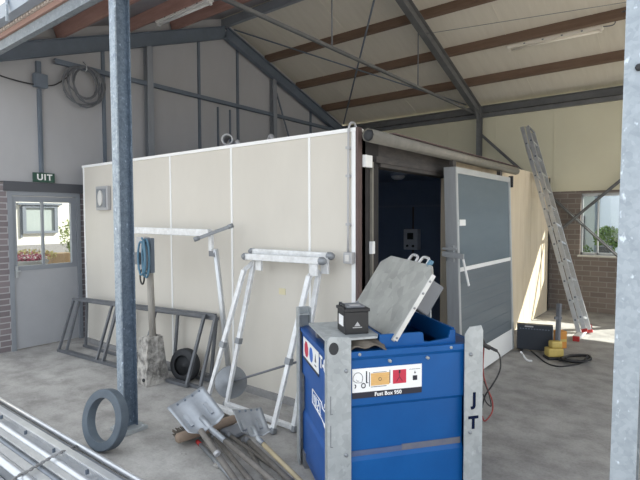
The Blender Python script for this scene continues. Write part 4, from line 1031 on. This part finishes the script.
# plug and leads at the right post
t = thing('power_lead', tuple(L(.97, .06, .93)), 'black and red leads with plugs hanging from right post of blue machine', 'lead')
P = lambda x, y, d: at(x, y, d)
MB().tube([P(481, 339, 2.88), P(484, 345, 2.88), P(490, 348, 2.88)], .014, 8).build('plug', M['cableblk'], t)
MB().tube([P(489, 347, 2.88), P(497, 351, 2.88)], .009, 8).build('plug', M['rubber'], t)
MB().tube(spline([P(497, 351, 2.88), P(500, 357, 2.88), P(500, 370, 2.89), P(493, 384, 2.9), P(485, 396, 2.92), P(482, 408, 2.93)]), .0045, 6).build('lead', M['cableblk'], t)
MB().tube(spline([P(484, 345, 2.9), P(483, 370, 2.92), P(486, 385, 2.92), P(492, 400, 2.92), P(492, 412, 2.92), P(485, 421, 2.92), P(482, 416, 2.94)]), .0045, 6).build('lead', M['cablered'], t)
MB().tube(spline([P(484, 381, 2.9), P(489, 395, 2.9), P(491, 406, 2.9), P(486, 402, 2.9), P(483, 394, 2.93)]), .004, 6).build('lead', M['cableblk'], t)

# ================================================================== RIGHT SIDE THINGS
t = thing('ladder', (-1.27, 7.92, 0), 'long aluminium double ladder leaning on the edge of the cold room roof', 'ladder')
F0, T0 = on(579, 333, 'Z', .05), on(522, 127, 'Y', 8.2); ed = (T0-F0); LL = ed.length; ed.normalize()
rd = V((0, 1, 0)); rd = (rd-ed*rd.dot(ed)).normalized(); nd = rd.cross(ed).normalized()
if nd.x < 0: nd = -nd
def ladder_section(off, s0, s1, wid, y0, lab):
    for k in (0, 1):
        o = nd*off + rd*(y0+k*wid)
        st_ = MB().bar(F0+ed*s0+o, F0+ed*s1+o, .022, .056, nd).build('stile', M['alu'], t, .003)
        if k == 0:
            g = MB(); s = s0+.18
            while s < s1-.05:
                g.lathe(F0+ed*s+o-rd*.011, -rd, ((.014, 0), (.014, .003), (.001, .003)), 8); s += .28
            g.each('rung_end', M['steel'], st_)
    s = s0+.18
    while s < s1-.05:
        MB().bar(F0+ed*s+nd*off+rd*y0, F0+ed*s+nd*off+rd*(y0+wid), .03, .03, nd).build('rung', M['alu'], t); s += .28
ladder_section(0, 0, LL, .31, 0, 'a'); ladder_section(.074, .03, LL-.02, .285, .012, 'b')
sb0, sb1 = F0+V((.02, -.30, -.012)), F0+V((.02, .62, -.012))
MB().bar(sb0, sb1, .07, .05).build('stabiliser_bar', M['strip'], t, .004)
for p in (sb0, sb1): MB().box(p.x-.04, p.x+.04, p.y-.025, p.y+.025, 0, .065).build('bar_foot', M['red'], t, .006)
for k in (0, 1): MB().bar(F0+nd*.074+rd*(.012+k*.285), F0+nd*.074+rd*(.012+k*.285)+ed*.045, .03, .075, nd).build('foot_cap', M['red'], t)
MB().bar(T0+nd*.09-ed*.03, T0+nd*.09+rd*.31-ed*.03, .03, .02, nd).build('guide_hook', M['frame'], t)

t = thing('convector_heater', (-1.6, 6.32, 0), 'low black convector heater standing beside the right end of the sliding door', 'heater')
hd0 = V((-1.765, 6.19, 0)); hw = V((.39, .10, 0)); hn = V((-.027, .10, 0))
hb_ = MB().obox(hd0+V((0, 0, .03)), hw, hn, V((0, 0, .31))).build('body', M['heater'], t, .008)
g = MB()
for k in range(11): g.obox(hd0+hw*(.08+.078*k)+V((0, 0, .285))-hn*.02, hw*.045, -hn*.02, V((0, 0, .012)))
g.build('vent_slot', M['steel'], hb_)
MB().obox(hd0+hw*.22+V((0, 0, .312))-hn*.02, hw*.24, -hn*.02, V((0, 0, .016))).build('name_plate', M['vent'], hb_)
for k in (.1, .8): MB().obox(hd0+hw*k-hn*.2, hw*.08, hn*1.4, V((0, 0, .03))).build('foot', M['rubber'], t)
y0 = on(553, 360, 'Z', 0)
t = thing('site_machine', tuple(y0), 'small yellow machine with a dark upright handle on the floor by heater', 'machine')
c = y0+V((0, .06, 0))
MB().obox(c+cw(-.10, -.06, 0), cw(.20, 0, 0), cw(0, .14, 0), V((0, 0, .03))).build('base', M['rubber'], t, .006)
MB().obox(c+cw(-.09, -.05, .03), cw(.18, 0, 0), cw(0, .12, 0), V((0, 0, .10))).build('body', M['yellow'], t, .015)
MB().obox(c+cw(-.05, -.04, .13), cw(.13, 0, 0), cw(0, .10, 0), V((0, 0, .08))).build('motor_cover', M['yellow'], t, .02)
MB().bar(c+cw(.06, .05, .13), c+cw(.075, .06, .64), .045, .045).build('upright_handle', M['cable'], t, .006)
MB().bar(c+cw(.02, .05, .47), c+cw(.10, .05, .47), .03, .03).build('handle_clamp', M['cable'], t)
o0 = on(563, 349, 'Z', 0)
t = thing('tool_case', tuple(o0), 'narrow orange case standing behind the yellow machine', 'case')
MB().obox(o0+cw(-.06, 0, 0), cw(.12, .02, 0), cw(-.02, .10, 0), V((0, 0, .22))).build('shell', M['orange'], t, .01)
MB().obox(o0+cw(-.05, -.004, .09), cw(.10, .016, 0), cw(0, .006, 0), V((0, 0, .03))).build('latch', M['yellow'], t)
g = MB(); random.seed(3); pts = []
for i in range(46):
    a = i*.9; cx, cy = 577+random.uniform(-3, 3), 358.5
    pts.append(on(cx+18*math.cos(a)*random.uniform(.6, 1.0), cy+4.2*math.sin(a)*random.uniform(.5, 1), 'Z', .012+.0011*i))
g.tube(spline(pts, 4), .010, 5)
tag(g.build('cable_heap', M['cableblk']), 'heap of black cable on the floor right of the yellow machine', 'cable')
g = MB(); g.tube(spline([on(x, y, 'Z', .01) for x, y in ((530, 350), (545, 362), (556, 366), (566, 366), (578, 364), (585, 361))]), .008, 5)
tag(g.build('cable', M['cableblk']), 'black cable running along the floor in front of the yellow machine', 'cable')
g = MB(); g.tube(spline([on(521, 352, 'Z', .15), on(523, 355, 'Z', .06), on(527, 360, 'Z', .015), on(532, 361, 'Z', .014)]), .012, 6)
tag(g.build('white_hose', M['strip']), 'short curved white hose on the floor in front of the heater', 'hose')

# ================================================================== LIGHT
w = bpy.data.worlds.new('world'); scn.world = w; w.use_nodes = True
nt = w.node_tree; bg = nt.nodes['Background']
sky = nt.nodes.new('ShaderNodeTexSky'); sky.sky_type = 'HOSEK_WILKIE'; sky.turbidity = 5.0; sky.ground_albedo = .5
sd_ = V((.86, 1.0, .88)).normalized(); sky.sun_direction = sd_
mx = nt.nodes.new('ShaderNodeMix'); mx.data_type = 'RGBA'; mx.inputs[0].default_value = .72; mx.inputs[7].default_value = (.90, .95, 1.0, 1)
nt.links.new(sky.outputs[0], mx.inputs[6]); nt.links.new(mx.outputs[2], bg.inputs['Color']); bg.inputs['Strength'].default_value = 1.5
sl = bpy.data.lights.new('sun', 'SUN'); sl.energy = 8.5; sl.angle = math.radians(.6); sl.color = (1, .94, .84)
so = bpy.data.objects.new('sun', sl); COL.objects.link(so); so.rotation_euler = (-sd_).to_track_quat('-Z', 'Y').to_euler()
scn.view_settings.view_transform = 'Standard'; scn.view_settings.look = 'None'
scn.view_settings.exposure = 0.72
scn.cycles.max_bounces = 10; scn.cycles.diffuse_bounces = 6
